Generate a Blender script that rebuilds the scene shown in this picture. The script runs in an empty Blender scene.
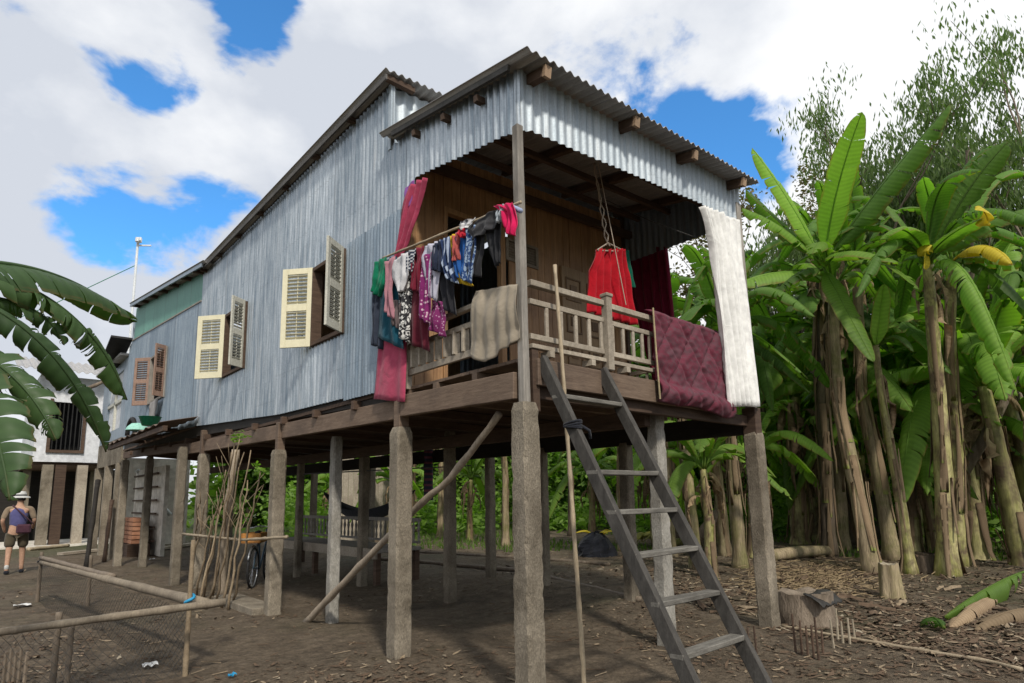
import bpy, math, random
from math import sin, cos, pi, radians, sqrt, atan, atan2, floor
from mathutils import Vector, Matrix, noise
random.seed(7)
V = Vector
C = bpy.context.scene
col = C.collection
# ------------------------------------------------------------------ camera
F_, PX, PY = 611.0, 512.0, 402.0
PITCH, ROLL, YAW = atan(95/611), radians(1.0), radians(48.0)
CAM = V((-3.1667, -3.3709, 1.45))
fw = V((cos(YAW)*cos(PITCH), sin(YAW)*cos(PITCH), sin(PITCH)))
r0 = V((sin(YAW), -cos(YAW), 0)); u0 = r0.cross(fw)
RT = r0*cos(ROLL)-u0*sin(ROLL); UP = u0*cos(ROLL)+r0*sin(ROLL)
cd = bpy.data.cameras.new('camera'); cam = bpy.data.objects.new('camera', cd); col.objects.link(cam)
cd.sensor_width = 36; cd.lens = 36*F_/1024; cd.shift_y = (PY-341.5)/1024; cd.clip_end = 2000; cd.clip_start = .05
M3 = Matrix((RT, UP, -fw)).transposed()
cam.matrix_world = Matrix.Translation(CAM) @ M3.to_4x4()
C.camera = cam

# ------------------------------------------------------------------ surveying: where a sight line meets a known plane of the place
def ray(px, py): return fw*F_ + RT*(px-PX) - UP*(py-PY)
def P(px, py, ax, val):
    d = ray(px, py); i = 'xyz'.index(ax); return CAM + d*((val-CAM[i])/d[i])
def sm(a, b, x):
    t = max(0, min(1, (x-a)/(b-a))); return t*t*(3-2*t)
def gh(x, y):
    h = .13*sm(1.8, 3.6, x)*sm(.3, 3.2, y)*(1-sm(12, 20, y)*.5)
    d = sqrt((x-CAM.x)**2+(y-CAM.y)**2)
    h += .035*noise.noise((x*.35, y*.35, 3.1))*sm(1, 4, d) + .018*noise.noise((x*1.7, y*1.7, .4)) + .010*noise.noise((x*4.1, y*4.1, 9.4))
    return h
def G(px, py, dz=0):
    d = ray(px, py); z = 0
    for _ in range(8):
        p = CAM + d*((z-CAM.z)/d.z); z = gh(p.x, p.y)+dz
        if (p-CAM).length > 150: break
    return V((p.x, p.y, gh(p.x, p.y)))
def AT(px, dist):        # ground point in that compass direction at that horizontal distance
    d = ray(px, 495); d.z = 0; d.normalize(); p = CAM + d*dist
    return V((p.x, p.y, gh(p.x, p.y)))
def HZ(p, py, px=None):        # height of the sight row above a ground point
    d = (V((p.x, p.y, 0))-V((CAM.x, CAM.y, 0)))
    lo, hi = -2, 30
    for _ in range(40):
        m = (lo+hi)/2; q = V((p.x, p.y, m))-CAM; v = PY-F_*q.dot(UP)/q.dot(fw)
        if v > py: lo = m
        else: hi = m
    return m

# ------------------------------------------------------------------ node helpers
def newmat(name):
    m = bpy.data.materials.new(name); m.use_nodes = True
    nt = m.node_tree; nt.nodes.clear(); return m, nt
class N:
    def __init__(s, nt): s.nt = nt
    def n(s, typ, **k):
        x = s.nt.nodes.new(typ)
        for a, v in k.items():
            if a == 'i':
                for kk, vv in v.items():
                    if isinstance(vv, bpy.types.NodeSocket): s.nt.links.new(vv, x.inputs[kk])
                    else: x.inputs[kk].default_value = vv
            else: setattr(x, a, v)
        return x
    def math(s, op, a, b=0.0, c=None, clamp=False):
        i = {0: a, 1: b}
        if c is not None: i[2] = c
        return s.n('ShaderNodeMath', operation=op, use_clamp=clamp, i=i).outputs[0]
    def mix(s, f, a, b, blend='MIX'):
        x = s.nt.nodes.new('ShaderNodeMix'); x.data_type = 'RGBA'; x.blend_type = blend
        for idx, v in ((0, f), (6, a), (7, b)):
            if isinstance(v, bpy.types.NodeSocket): s.nt.links.new(v, x.inputs[idx])
            else:
                if idx != 0 and len(v) == 3: v = (*v, 1)
                x.inputs[idx].default_value = v
        return x.outputs[2]
    def noise(s, vec, scale, detail=4, rough=.6, dist=0):
        return s.n('ShaderNodeTexNoise', i={'Vector': vec, 'Scale': scale, 'Detail': detail, 'Roughness': rough, 'Distortion': dist}).outputs[0]
    def ramp(s, v, a, b, lo=0., hi=1.):
        return s.n('ShaderNodeMapRange', i={0: v, 1: a, 2: b, 3: lo, 4: hi}).outputs[0]
    def scale(s, vec, sc):
        return s.n('ShaderNodeMapping', i={0: vec, 3: sc}).outputs[0]
def rgb(h):
    h = h.lstrip('#'); c = [int(h[i:i+2], 16)/255 for i in (0, 2, 4)]
    return tuple(((x+.055)/1.055)**2.4 if x > .04045 else x/12.92 for x in c)
def surf(name, c1, c2, rough=.8, scale=(4, 4, 4), fine=30, bump=.3, bd=.01, metal=0, c3=None, c3amt=.5, vary=.25, coord='Object', spec=.3, c3scale=1.2, con=1.0):
    m, nt = newmat(name); k = N(nt)
    tc = k.n('ShaderNodeTexCoord').outputs[coord]
    oi = k.n('ShaderNodeObjectInfo').outputs['Random']
    v = k.n('ShaderNodeVectorMath', operation='ADD', i={0: tc, 1: k.n('ShaderNodeCombineXYZ', i={0: k.math('MULTIPLY', oi, 37.), 1: k.math('MULTIPLY', oi, 19.)}).outputs[0]}).outputs[0]
    v2 = k.scale(v, scale)
    n1 = k.noise(v2, 1.0, 5, .65); n2 = k.noise(v2, fine/4, 3, .7); n3 = k.noise(v, c3scale, 4, .7, .4)
    c = k.mix(k.ramp(n1, .3, .7), c1, c2)
    if c3: c = k.mix(k.math('MULTIPLY', k.ramp(n3, .45, .65), c3amt), c, c3)
    c = k.mix(1.0, c, k.n('ShaderNodeCombineColor', i={j: k.ramp(n2, .25, .75, 1-.28*con, 1+.22*con) for j in (0, 1, 2)}).outputs[0], 'MULTIPLY')
    f = k.ramp(oi, 0, 1, 1-vary, 1+vary)
    c = k.mix(1.0, c, k.n('ShaderNodeCombineColor', i={j: f for j in (0, 1, 2)}).outputs[0], 'MULTIPLY')
    b = k.n('ShaderNodeBump', i={'Strength': bump, 'Distance': bd, 'Height': k.math('ADD', n1, n2)}).outputs[0]
    p = k.n('ShaderNodeBsdfPrincipled', i={'Base Color': c, 'Roughness': rough, 'Metallic': metal, 'Normal': b, 'Specular IOR Level': spec})
    o = k.n('ShaderNodeOutputMaterial', i={0: p.outputs[0]}); return m
def leafmat(name, c1, c2, vein=.0, trans=.4, tcol=None, rough=.45, spots=None, vary=.35, spec=.4):
    m, nt = newmat(name); k = N(nt)
    tc = k.n('ShaderNodeTexCoord'); uv = tc.outputs['UV']; oi = k.n('ShaderNodeObjectInfo').outputs['Random']
    at = k.n('ShaderNodeAttribute', attribute_name='tint').outputs['Fac']
    n1 = k.noise(tc.outputs['Object'], 2.2, 4, .7)
    c = k.mix(k.math('ADD', k.math('MULTIPLY', at, .7), k.ramp(n1, .3, .7, 0, .5), clamp=True), c1, c2)
    bmp = None
    if vein:
        sx = k.n('ShaderNodeSeparateXYZ', i={0: uv})
        ph = k.math('MULTIPLY', sx.outputs[0], 170.)
        ph2 = k.math('ADD', ph, k.math('MULTIPLY', n1, 5.))
        w = k.math('ADD', k.math('MULTIPLY', k.math('SINE', ph2), .5), .5)
        c = k.mix(k.math('MULTIPLY', w, vein), c, tuple(min(1, x*1.9) for x in c2))
        rib = k.ramp(k.math('ABSOLUTE', sx.outputs[1]), .02, .06, 1, 0)
        c = k.mix(k.math('MULTIPLY', rib, .7), c, (.22, .28, .06))
        bmp = k.n('ShaderNodeBump', i={'Strength': .22, 'Distance': .006, 'Height': w}).outputs[0]
        if spots:
            e = k.ramp(k.math('ADD', k.math('ABSOLUTE', sx.outputs[1]), k.math('MULTIPLY', k.noise(uv, 14, 3), .5)), 1.12, 1.28, 0, .85)
            c = k.mix(e, c, spots)
    f = k.ramp(oi, 0, 1, 1-vary, 1+vary)
    c = k.mix(1.0, c, k.n('ShaderNodeCombineColor', i={j: f for j in (0, 1, 2)}).outputs[0], 'MULTIPLY')
    ii = {'Base Color': c, 'Roughness': rough+.1, 'Specular IOR Level': spec*.6}
    if bmp: ii['Normal'] = bmp
    p = k.n('ShaderNodeBsdfPrincipled', i=ii)
    tcn = k.mix(1.0, c, tcol or (1.5, 1.9, .5), 'MULTIPLY')
    t = k.n('ShaderNodeBsdfTranslucent', i={0: tcn})
    mx = k.n('ShaderNodeMixShader', i={0: trans, 1: p.outputs[0], 2: t.outputs[0]})
    k.n('ShaderNodeOutputMaterial', i={0: mx.outputs[0]}); return m
def clothmat(name, base, second=None, pat=None, pscale=20, vary=.0, trans=.12, rough=.9):
    m, nt = newmat(name); k = N(nt)
    tc = k.n('ShaderNodeTexCoord').outputs['Object']
    n1 = k.noise(tc, 9, 4, .6); n2 = k.noise(tc, 160, 2, .5)
    c = k.mix(k.ramp(n1, .3, .7), tuple(x*.82 for x in base), tuple(min(1, x*1.12) for x in base))
    if second and pat == 'dots':
        vo = k.n('ShaderNodeTexVoronoi', i={'Vector': tc, 'Scale': pscale})
        c = k.mix(k.ramp(vo.outputs['Distance'], .28, .36, 1, 0), c, second)
    if second and pat == 'flower':
        vo = k.noise(tc, pscale, 2, .4, 1.5); c = k.mix(k.ramp(vo, .5, .56), c, second)
    if second and pat == 'stripe':
        z = k.n('ShaderNodeSeparateXYZ', i={0: tc}).outputs[2]
        c = k.mix(k.ramp(k.math('SINE', k.math('MULTIPLY', z, float(pscale))), .2, .4), c, second)
    if second and pat == 'vstripe':
        z = k.n('ShaderNodeSeparateXYZ', i={0: tc}).outputs[1]
        c = k.mix(k.ramp(k.math('SINE', k.math('MULTIPLY', z, float(pscale))), .2, .4), c, second)
    n4 = k.noise(tc, 6, 3, .5, 1.6)
    b = k.n('ShaderNodeBump', i={'Strength': .5, 'Distance': .02, 'Height': k.math('ADD', n4, k.math('MULTIPLY', n2, .08))}).outputs[0]
    p = k.n('ShaderNodeBsdfPrincipled', i={'Base Color': c, 'Roughness': rough, 'Normal': b, 'Specular IOR Level': .15, 'Sheen Weight': .15})
    t = k.n('ShaderNodeBsdfTranslucent', i={0: c})
    mx = k.n('ShaderNodeMixShader', i={0: trans, 1: p.outputs[0], 2: t.outputs[0]})
    k.n('ShaderNodeOutputMaterial', i={0: mx.outputs[0]}); return m
def metalmat(name, c1, c2, streak, axis='y', sheet=.84, rust=.25, metal=.55, rough=.42, rustc=(.11, .06, .04)):
    m, nt = newmat(name); k = N(nt)
    tc = k.n('ShaderNodeTexCoord').outputs['Object']
    s = k.n('ShaderNodeSeparateXYZ', i={0: tc}); a = s.outputs['XYZ'.index(axis.upper())]; z = s.outputs[2]
    cell = k.math('FLOOR', k.math('DIVIDE', a, sheet))
    wn = k.n('ShaderNodeTexWhiteNoise', noise_dimensions='1D', i={'W': cell}).outputs[0]
    sv = k.scale(tc, (14 if axis == 'x' else 1, 14 if axis == 'y' else 1, 14 if axis == 'z' else .5))
    n1 = k.noise(sv, 1.6, 6, .75); n2 = k.noise(tc, 1.1, 4, .6); n3 = k.noise(tc, 60, 2, .5)
    c = k.mix(k.ramp(n1, .38, .62), c1, c2)
    c = k.mix(k.math('MULTIPLY', k.ramp(wn, 0, 1, 0, .35), 1.0), c, streak)
    c = k.mix(k.ramp(n2, .5, .75, 0, .35), c, streak)
    sm_ = k.ramp(k.math('FRACT', k.math('DIVIDE', a, sheet)), .0, .022, .55, 0)
    c = k.mix(sm_, c, (.05, .055, .06))
    zz = k.math('ADD', z, k.math('MULTIPLY', wn, .9))
    lap = k.math('LESS_THAN', k.math('FRACT', k.math('DIVIDE', zz, 1.83)), .008)
    nail = k.math('MULTIPLY', k.math('LESS_THAN', k.math('FRACT', k.math('DIVIDE', z, .78)), .016), k.math('LESS_THAN', k.math('FRACT', k.math('DIVIDE', a, .264)), .06))
    c = k.mix(k.math('MULTIPLY', k.math('MAXIMUM', k.math('MULTIPLY', lap, .35), k.math('MULTIPLY', nail, .3)), .4), c, (.05, .045, .04))
    r = k.math('MULTIPLY', k.ramp(k.noise(sv, .8, 6, .75), .58, .75), rust)
    c = k.mix(r, c, rustc)
    c = k.mix(1.0, c, k.n('ShaderNodeCombineColor', i={j: k.ramp(n3, .25, .75, .88, 1.1) for j in (0, 1, 2)}).outputs[0], 'MULTIPLY')
    b = k.n('ShaderNodeBump', i={'Strength': .4, 'Distance': .008, 'Height': k.math('ADD', n1, k.math('MULTIPLY', k.noise(tc, 5, 3, .6), 1.5))}).outputs[0]
    p = k.n('ShaderNodeBsdfPrincipled', i={'Base Color': c, 'Roughness': k.ramp(n1, .3, .7, rough-.08, rough+.15), 'Metallic': k.math('SUBTRACT', metal, r), 'Normal': b})
    k.n('ShaderNodeOutputMaterial', i={0: p.outputs[0]}); return m

MT = {}
MT['concrete'] = surf('concrete', (.165, .14, .105), (.31, .27, .21), .92, (5, 5, 2.0), 80, .9, .016, c3=(.085, .07, .05), c3amt=.75, vary=.14, con=1.6)
MT['concrete_pale'] = surf('concrete_pale', (.24, .23, .205), (.36, .345, .31), .9, (5, 5, 2.5), 60, .7, .012, c3=(.13, .115, .09), c3amt=.7, vary=.05, con=1.4)
MT['wood_grey'] = surf('weathered_grey_wood', (.20, .185, .165), (.36, .335, .30), .85, (30, 30, 2.2), 30, .5, .004, c3=(.10, .085, .07), vary=.15)
MT['wood_rail'] = surf('pale_weathered_wood', (.27, .235, .185), (.42, .37, .30), .8, (25, 25, 25), 20, .3, .003, c3=(.14, .11, .085), vary=.12)
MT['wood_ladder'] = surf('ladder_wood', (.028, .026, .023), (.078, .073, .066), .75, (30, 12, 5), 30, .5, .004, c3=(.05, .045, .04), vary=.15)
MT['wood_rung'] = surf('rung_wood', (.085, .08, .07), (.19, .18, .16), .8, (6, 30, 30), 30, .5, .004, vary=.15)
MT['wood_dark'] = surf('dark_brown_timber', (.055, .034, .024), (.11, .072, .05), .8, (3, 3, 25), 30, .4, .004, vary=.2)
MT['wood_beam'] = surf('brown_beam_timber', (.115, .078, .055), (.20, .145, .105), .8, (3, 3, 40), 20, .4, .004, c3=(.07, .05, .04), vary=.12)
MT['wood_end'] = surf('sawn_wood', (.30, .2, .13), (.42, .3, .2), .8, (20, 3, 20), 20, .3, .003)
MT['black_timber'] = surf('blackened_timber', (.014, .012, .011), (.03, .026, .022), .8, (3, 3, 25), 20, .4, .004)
MT['plank'] = surf('varnished_planks', (.30, .165, .075), (.50, .30, .15), .45, (22, 22, 1.3), 12, .25, .003, c3=(.15, .075, .035), c3amt=.5, vary=.16, spec=.5)
MT['panel'] = surf('pale_door_wood', (.30, .20, .11), (.38, .27, .16), .5, (20, 20, 2), 12, .2, .003, vary=.05)
MT['panel_dark'] = surf('carved_panel_wood', (.16, .10, .055), (.20, .13, .07), .5, (20, 20, 2), 12, .2, .003)
MT['bamboo'] = surf('dry_bamboo', (.30, .24, .16), (.42, .35, .25), .6, (12, 12, 3), 30, .3, .003, c3=(.17, .13, .09), vary=.15)
MT['bamboo_dark'] = surf('old_bamboo', (.12, .095, .07), (.2, .16, .12), .7, (12, 12, 3), 30, .3, .003, vary=.15)
MT['stick'] = surf('dry_stick', (.22, .165, .105), (.38, .30, .20), .8, (10, 10, 10), 30, .3, .003, c3=(.14, .10, .07), vary=.25)
MT['shutter_cream'] = surf('cream_paint', (.68, .64, .46), (.72, .68, .49), .5, (6, 6, 6), 14, .1, .002, vary=.04, con=.3)
MT['shutter_grey'] = surf('greyed_cream_paint', (.48, .48, .42), (.58, .57, .5), .55, (6, 6, 6), 30, .15, .002, c3=(.32, .3, .24), c3amt=.3, vary=.04)
MT['shutter_brown'] = surf('brown_paint', (.24, .15, .11), (.34, .23, .18), .6, (8, 8, 8), 30, .2, .002, vary=.1)
MT['metal_wall'] = metalmat('galvanised_wall_sheet', (.215, .265, .31), (.575, .625, .665), (.11, .145, .18), 'y', .84, .4, .6, .34)
MT['metal_low'] = metalmat('dull_blue_grey_sheet', (.18, .235, .29), (.35, .41, .465), (.11, .155, .205), 'y', .84, .25, .5, .4)
MT['metal_fascia'] = metalmat('bright_fascia_sheet', (.33, .39, .44), (.56, .615, .655), (.22, .265, .31), 'x', .9, .35, .35, .5)
MT['metal_roof'] = metalmat('roof_sheet', (.33, .325, .32), (.46, .45, .44), (.22, .215, .21), 'x', .9, .5, .3, .55)
MT['eave_dark'] = surf('dark_eave_board', (.06, .058, .055), (.11, .105, .10), .8)
MT['bamboo_rail'] = surf('weathered_bamboo', (.16, .13, .095), (.28, .235, .175), .75, (12, 12, 3), 30, .3, .003, c3=(.10, .08, .06), vary=.1)
MT['wet_cloth'] = surf('wet_dark_cloth', (.02, .019, .018), (.05, .047, .043), .6)
MT['rust'] = metalmat('rusty_sheet', (.13, .09, .07), (.22, .165, .13), (.09, .06, .05), 'y', .8, .9, .1, .8)
MT['green_sheet'] = metalmat('green_painted_sheet', (.10, .27, .22), (.17, .36, .30), (.08, .19, .165), 'y', 1.1, .1, .15, .5)
MT['white_wall'] = surf('whitewashed_wall', (.60, .62, .66), (.70, .72, .75), .8, (1, 1, 1), 20, .1, .003, c3=(.55, .565, .59), c3amt=.35, vary=.03)
MT['cement_wall'] = surf('stained_cement_wall', (.5, .47, .41), (.66, .63, .57), .9, (1, 1, 1), 20, .2, .005, c3=(.25, .2, .15), vary=.05)
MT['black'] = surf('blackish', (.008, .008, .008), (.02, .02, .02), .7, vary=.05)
MT['rubber'] = surf('black_rubber', (.012, .012, .013), (.025, .025, .026), .65, vary=.05)
MT['steel'] = surf('tarnished_steel', (.35, .37, .4), (.48, .5, .52), .35, metal=.85, vary=.1)
MT['white_pipe'] = surf('white_pipe', (.65, .68, .7), (.75, .78, .8), .4, vary=.03)
MT['rope'] = surf('old_rope', (.30, .25, .2), (.4, .34, .28), .9, (30, 30, 30), 30, .3, .002)
MT['wire'] = surf('thin_wire', (.05, .05, .05), (.09, .09, .085), .6)
MT['green_plastic'] = surf('green_plastic', (.0, .16, .08), (.01, .21, .11), .35, vary=.05)
MT['blue_plastic'] = surf('blue_plastic', (.02, .22, .42), (.03, .28, .5), .35, vary=.1)
MT['white_plastic'] = surf('white_plastic', (.65, .66, .66), (.75, .75, .74), .4, vary=.1)
MT['bike_paint'] = surf('dark_bicycle_paint', (.03, .06, .09), (.05, .08, .11), .4, vary=.05)
MT['orange'] = surf('orange_wood_box', (.42, .18, .04), (.52, .24, .07), .6, vary=.05)
MT['brick'] = surf('brick_red', (.26, .12, .07), (.36, .19, .12), .9, (8, 8, 8), 30, .4, .004, vary=.3)
MT['bark'] = surf('grey_bark', (.12, .095, .07), (.24, .195, .15), .9, (10, 10, 2), 20, .8, .02, c3=(.09, .07, .05), vary=.25)
MT['bark_pale'] = surf('pale_bark', (.30, .25, .19), (.42, .35, .27), .9, (8, 8, 1.5), 20, .5, .01, c3=(.18, .14, .1), vary=.15)
MT['stem_green'] = surf('yellow_green_banana_stem', (.18, .20, .03), (.48, .42, .22), .55, (9, 9, 1.1), 18, .35, .008, c3=(.10, .06, .045), c3amt=.95, vary=.18, c3scale=2.2, con=1.7)
MT['stem_brown'] = surf('fibrous_banana_stem', (.17, .13, .08), (.42, .34, .22), .8, (12, 12, 1.0), 20, .6, .012, c3=(.13, .14, .03), c3amt=.6, vary=.2, c3scale=1.8, con=1.7)
MT['stem_dark'] = surf('dark_banana_stem', (.06, .045, .032), (.15, .115, .085), .85, (14, 14, 1.2), 20, .8, .015, c3=(.08, .09, .025), c3amt=.4, vary=.2, con=1.7)
MT['leaf_bright'] = leafmat('banana_leaf_bright', (.085, .175, .024), (.19, .315, .055), .13, .42, spots=(.2, .13, .04))
MT['leaf_mid'] = leafmat('banana_leaf_mid', (.048, .115, .020), (.12, .215, .045), .12, .42, spots=(.18, .11, .04))
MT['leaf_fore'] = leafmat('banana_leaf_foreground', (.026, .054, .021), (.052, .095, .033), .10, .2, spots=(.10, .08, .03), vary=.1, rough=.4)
MT['leaf_dark'] = leafmat('banana_leaf_dark', (.038, .085, .02), (.09, .155, .04), .12, .38)  # darker green banana leaf, without browned edges
MT['leaf_yellow'] = leafmat('banana_leaf_yellow', (.55, .42, .03), (.62, .50, .05), .15, .35, tcol=(1.2, 1.1, .4), vary=.1)
MT['leaf_dead'] = leafmat('dry_banana_leaf', (.12, .08, .05), (.27, .20, .125), .2, .15, tcol=(1.2, 1, .7), rough=.8)
MT['foliage'] = leafmat('broadleaf_foliage', (.05, .11, .02), (.13, .21, .045), 0, .42, vary=.35)
MT['foliage_light'] = leafmat('light_foliage', (.075, .155, .025), (.18, .29, .055), 0, .42, vary=.3)
MT['foliage_olive'] = leafmat('olive_drooping_foliage', (.05, .085, .03), (.12, .175, .06), 0, .38, vary=.2)
MT['foliage_brown'] = leafmat('brownish_foliage', (.075, .065, .03), (.15, .125, .06), 0, .3, vary=.1)
MT['grass'] = leafmat('grass_blades', (.05, .10, .02), (.12, .19, .04), 0, .35, vary=.1)
MT['litter_a'] = surf('litter_tan', (.19, .145, .095), (.30, .235, .16), .9, vary=.1)
MT['litter_b'] = surf('litter_brown', (.08, .052, .033), (.13, .09, .06), .9, vary=.1)
MT['litter_c'] = surf('litter_pale', (.26, .22, .16), (.38, .33, .25), .9, vary=.1)
MT['straw'] = surf('straw', (.19, .135, .075), (.33, .25, .15), .85, vary=.1)
MT['skin'] = surf('skin', (.42, .25, .17), (.48, .3, .21), .6, vary=0, bump=.05)
MT['khaki'] = clothmat('khaki_cloth', (.09, .075, .05))
MT['vest'] = clothmat('purple_grey_cloth', (.10, .10, .24))
MT['shirt_tan'] = clothmat('tan_cloth', (.26, .2, .14))
MT['bag'] = clothmat('maroon_cloth', (.07, .03, .045))
MT['hat'] = clothmat('off_white_cloth', (.55, .56, .55))
MT['dark_cloth'] = clothmat('dark_cloth', (.02, .022, .03))
MT['hair'] = surf('dark_hair', (.02, .015, .012), (.03, .024, .02), .6)

# ground
def groundmat():
    m, nt = newmat('bare_earth'); k = N(nt)
    tc = k.n('ShaderNodeTexCoord').outputs['Object']
    n1 = k.noise(tc, .35, 5, .6, .5); n2 = k.noise(tc, 2.2, 6, .7, .3); n3 = k.noise(tc, 26, 5, .75); n4 = k.noise(tc, 90, 3, .7)
    c = k.mix(k.ramp(n2, .3, .7), (.105, .08, .055), (.185, .146, .104))
    c = k.mix(k.ramp(n1, .52, .68, 0, .5), c, (.078, .078, .036))
    c = k.mix(k.ramp(k.noise(tc, .8, 4, .6, .8), .56, .7, 0, .6), c, (.036, .027, .020))
    s = k.n('ShaderNodeSeparateXYZ', i={0: tc})
    dst = k.n('ShaderNodeVectorMath', operation='LENGTH', i={0: tc}).outputs['Value']
    c = k.mix(k.ramp(k.math('ADD', dst, k.math('MULTIPLY', n1, 8.)), 22, 30, 0, .9), c, (.045, .07, .018))
    c = k.mix(1.0, c, k.n('ShaderNodeCombineColor', i={j: k.ramp(n3, .25, .75, .55, 1.4) for j in (0, 1, 2)}).outputs[0], 'MULTIPLY')
    n5 = k.noise(tc, 8, 6, .78, .6)
    c = k.mix(1.0, c, k.n('ShaderNodeCombineColor', i={j: k.ramp(n5, .35, .65, .68, 1.28) for j in (0, 1, 2)}).outputs[0], 'MULTIPLY')
    c = k.mix(k.ramp(n4, .62, .70, 0, .6), c, (.22, .175, .125))
    h = k.math('ADD', k.math('MULTIPLY', n5, 3.0), k.math('ADD', n3, k.math('MULTIPLY', n4, .5)))
    b = k.n('ShaderNodeBump', i={'Strength': .9, 'Distance': .03, 'Height': h}).outputs[0]
    p = k.n('ShaderNodeBsdfPrincipled', i={'Base Color': c, 'Roughness': k.ramp(n1, .4, .7, .95, .7), 'Normal': b, 'Specular IOR Level': .25})
    k.n('ShaderNodeOutputMaterial', i={0: p.outputs[0]}); return m
MT['earth'] = groundmat()

# ------------------------------------------------------------------ mesh builder
class MB:
    def __init__(s): s.v = []; s.f = []; s.uv = []; s.tint = []; s.mi = []
    def add(s, vs, fs, uv=None, tint=0, mi=0):
        o = len(s.v); s.v += [tuple(x) for x in vs]; s.f += [tuple(i+o for i in f) for f in fs]
        s.uv += uv if uv else [(0, 0)]*len(vs); s.tint += [tint]*len(vs); s.mi += [mi]*len(fs)
    def bar(s, a, b, w, h, upv=(0, 0, 1), jit=0, mi=0, cuts=1):
        a, b = V(a), V(b); d = (b-a).normalized(); up = V(upv)
        if abs(d.dot(up)) > .95: up = V((1, 0, 0)) if abs(d.x) < .9 else V((0, 1, 0))
        sd = d.cross(up).normalized(); u = sd.cross(d).normalized(); vs = []; fs = []
        for i in range(cuts+1):
            c = a+(b-a)*(i/cuts)
            for (p, q) in ((-1, -1), (1, -1), (1, 1), (-1, 1)):
                vs.append(c+sd*(p*w/2+random.uniform(-jit, jit))+u*(q*h/2+random.uniform(-jit, jit)))
        for i in range(cuts):
            for j in range(4):
                k = (j+1) % 4; fs.append((i*4+j, i*4+k, i*4+4+k, i*4+4+j))
        fs.append((3, 2, 1, 0)); n = cuts*4; fs.append((n, n+1, n+2, n+3))
        s.add(vs, fs, mi=mi); return s
    def box(s, x0, x1, y0, y1, z0, z1, mi=0):
        vs = [(x, y, z) for z in (z0, z1) for (x, y) in ((x0, y0), (x1, y0), (x1, y1), (x0, y1))]
        s.add(vs, [(3, 2, 1, 0), (4, 5, 6, 7), (0, 1, 5, 4), (1, 2, 6, 5), (2, 3, 7, 6), (3, 0, 4, 7)], mi=mi); return s
    def tube(s, pts, rad, seg=8, cap=True, tint=0, mi=0, bump=0):
        pts = [V(p) for p in pts]; n = len(pts)
        if not hasattr(rad, '__len__'): rad = [rad]*n
        vs = []; fs = []; uv = []; pu = V((0, 0, 1))
        for i, p in enumerate(pts):
            d = (pts[min(i+1, n-1)]-pts[max(i-1, 0)]).normalized()
            if i == 0: pu = V((1, 0, 0)) if abs(d.z) > .8 else V((0, 0, 1))
            sd = d.cross(pu).normalized(); pu = sd.cross(d).normalized()
            for j in range(seg):
                a = 2*pi*j/seg; r = rad[i]*(1+random.uniform(-bump, bump)); vs.append(p+sd*cos(a)*r+pu*sin(a)*r); uv.append((j/seg, i/n))
        for i in range(n-1):
            for j in range(seg):
                k = (j+1) % seg; fs.append((i*seg+j, i*seg+k, (i+1)*seg+k, (i+1)*seg+j))
        if cap: fs.append(tuple(range(seg-1, -1, -1))); fs.append(tuple((n-1)*seg+j for j in range(seg)))
        s.add(vs, fs, uv, tint, mi); return s
    def grid(s, g, uv=None, tint=0, mi=0, thick=None):
        r = len(g); c = len(g[0]); vs = [p for row in g for p in row]
        fs = [(i*c+j, i*c+j+1, (i+1)*c+j+1, (i+1)*c+j) for i in range(r-1) for j in range(c-1)]
        u = [(j/(c-1), i/(r-1)) for i in range(r) for j in range(c)] if uv is None else uv
        if thick:
            t = V(thick); m = len(vs); vs += [V(p)+t for p in vs]; u = u+u
            fs += [tuple(x+m for x in reversed(f)) for f in fs]
            e = [(0, j) for j in range(c)]+[(i, c-1) for i in range(1, r)]+[(r-1, j) for j in range(c-2, -1, -1)]+[(i, 0) for i in range(r-2, 0, -1)]
            idx = [i*c+j for i, j in e]
            for a, b in zip(idx, idx[1:]+idx[:1]): fs.append((b, a, a+m, b+m))
        s.add(vs, fs, u, tint, mi); return s
    def build(s, name, mat, parent=None, smooth=False, bevel=0, loc=None):
        me = bpy.data.meshes.new(name)
        vs = s.v
        if loc is not None: vs = [(x-loc[0], y-loc[1], z-loc[2]) for x, y, z in vs]
        elif parent is not None and parent.name in ORG:
            l = ORG[parent.name]; vs = [(x-l[0], y-l[1], z-l[2]) for x, y, z in vs]
        me.from_pydata(vs, [], s.f)
        ul = me.uv_layers.new(name='UVMap')
        li = [0]*len(me.loops); me.loops.foreach_get('vertex_index', li)
        flat = []
        for i in li: flat += s.uv[i]
        ul.data.foreach_set('uv', flat)
        if any(s.tint):
            a = me.attributes.new('tint', 'FLOAT', 'POINT'); a.data.foreach_set('value', s.tint)
        mats = mat if isinstance(mat, (list, tuple)) else [mat]
        for q in mats: me.materials.append(MT[q] if isinstance(q, str) else q)
        if any(s.mi): me.polygons.foreach_set('material_index', s.mi)
        if smooth: me.polygons.foreach_set('use_smooth', [True]*len(me.polygons))
        me.update()
        o = bpy.data.objects.new(name, me); col.objects.link(o)
        if loc is not None: o.location = loc
        if parent: 
            o.parent = parent
            if parent.name in ORG: ORG[o.name] = ORG[parent.name]
        if bevel:
            b = o.modifiers.new('bevel', 'BEVEL'); b.width = bevel; b.segments = 1; b.limit_method = 'ANGLE'
        return o
ORG = {}   # where the root of a thing stands: its parts are modelled in world coordinates and stored relative to it
def tag(o, label, cat, group=None, kind=None):
    if label: o['label'] = label
    if cat: o['category'] = cat
    if group: o['group'] = group
    if kind: o['kind'] = kind
    return o
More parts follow.
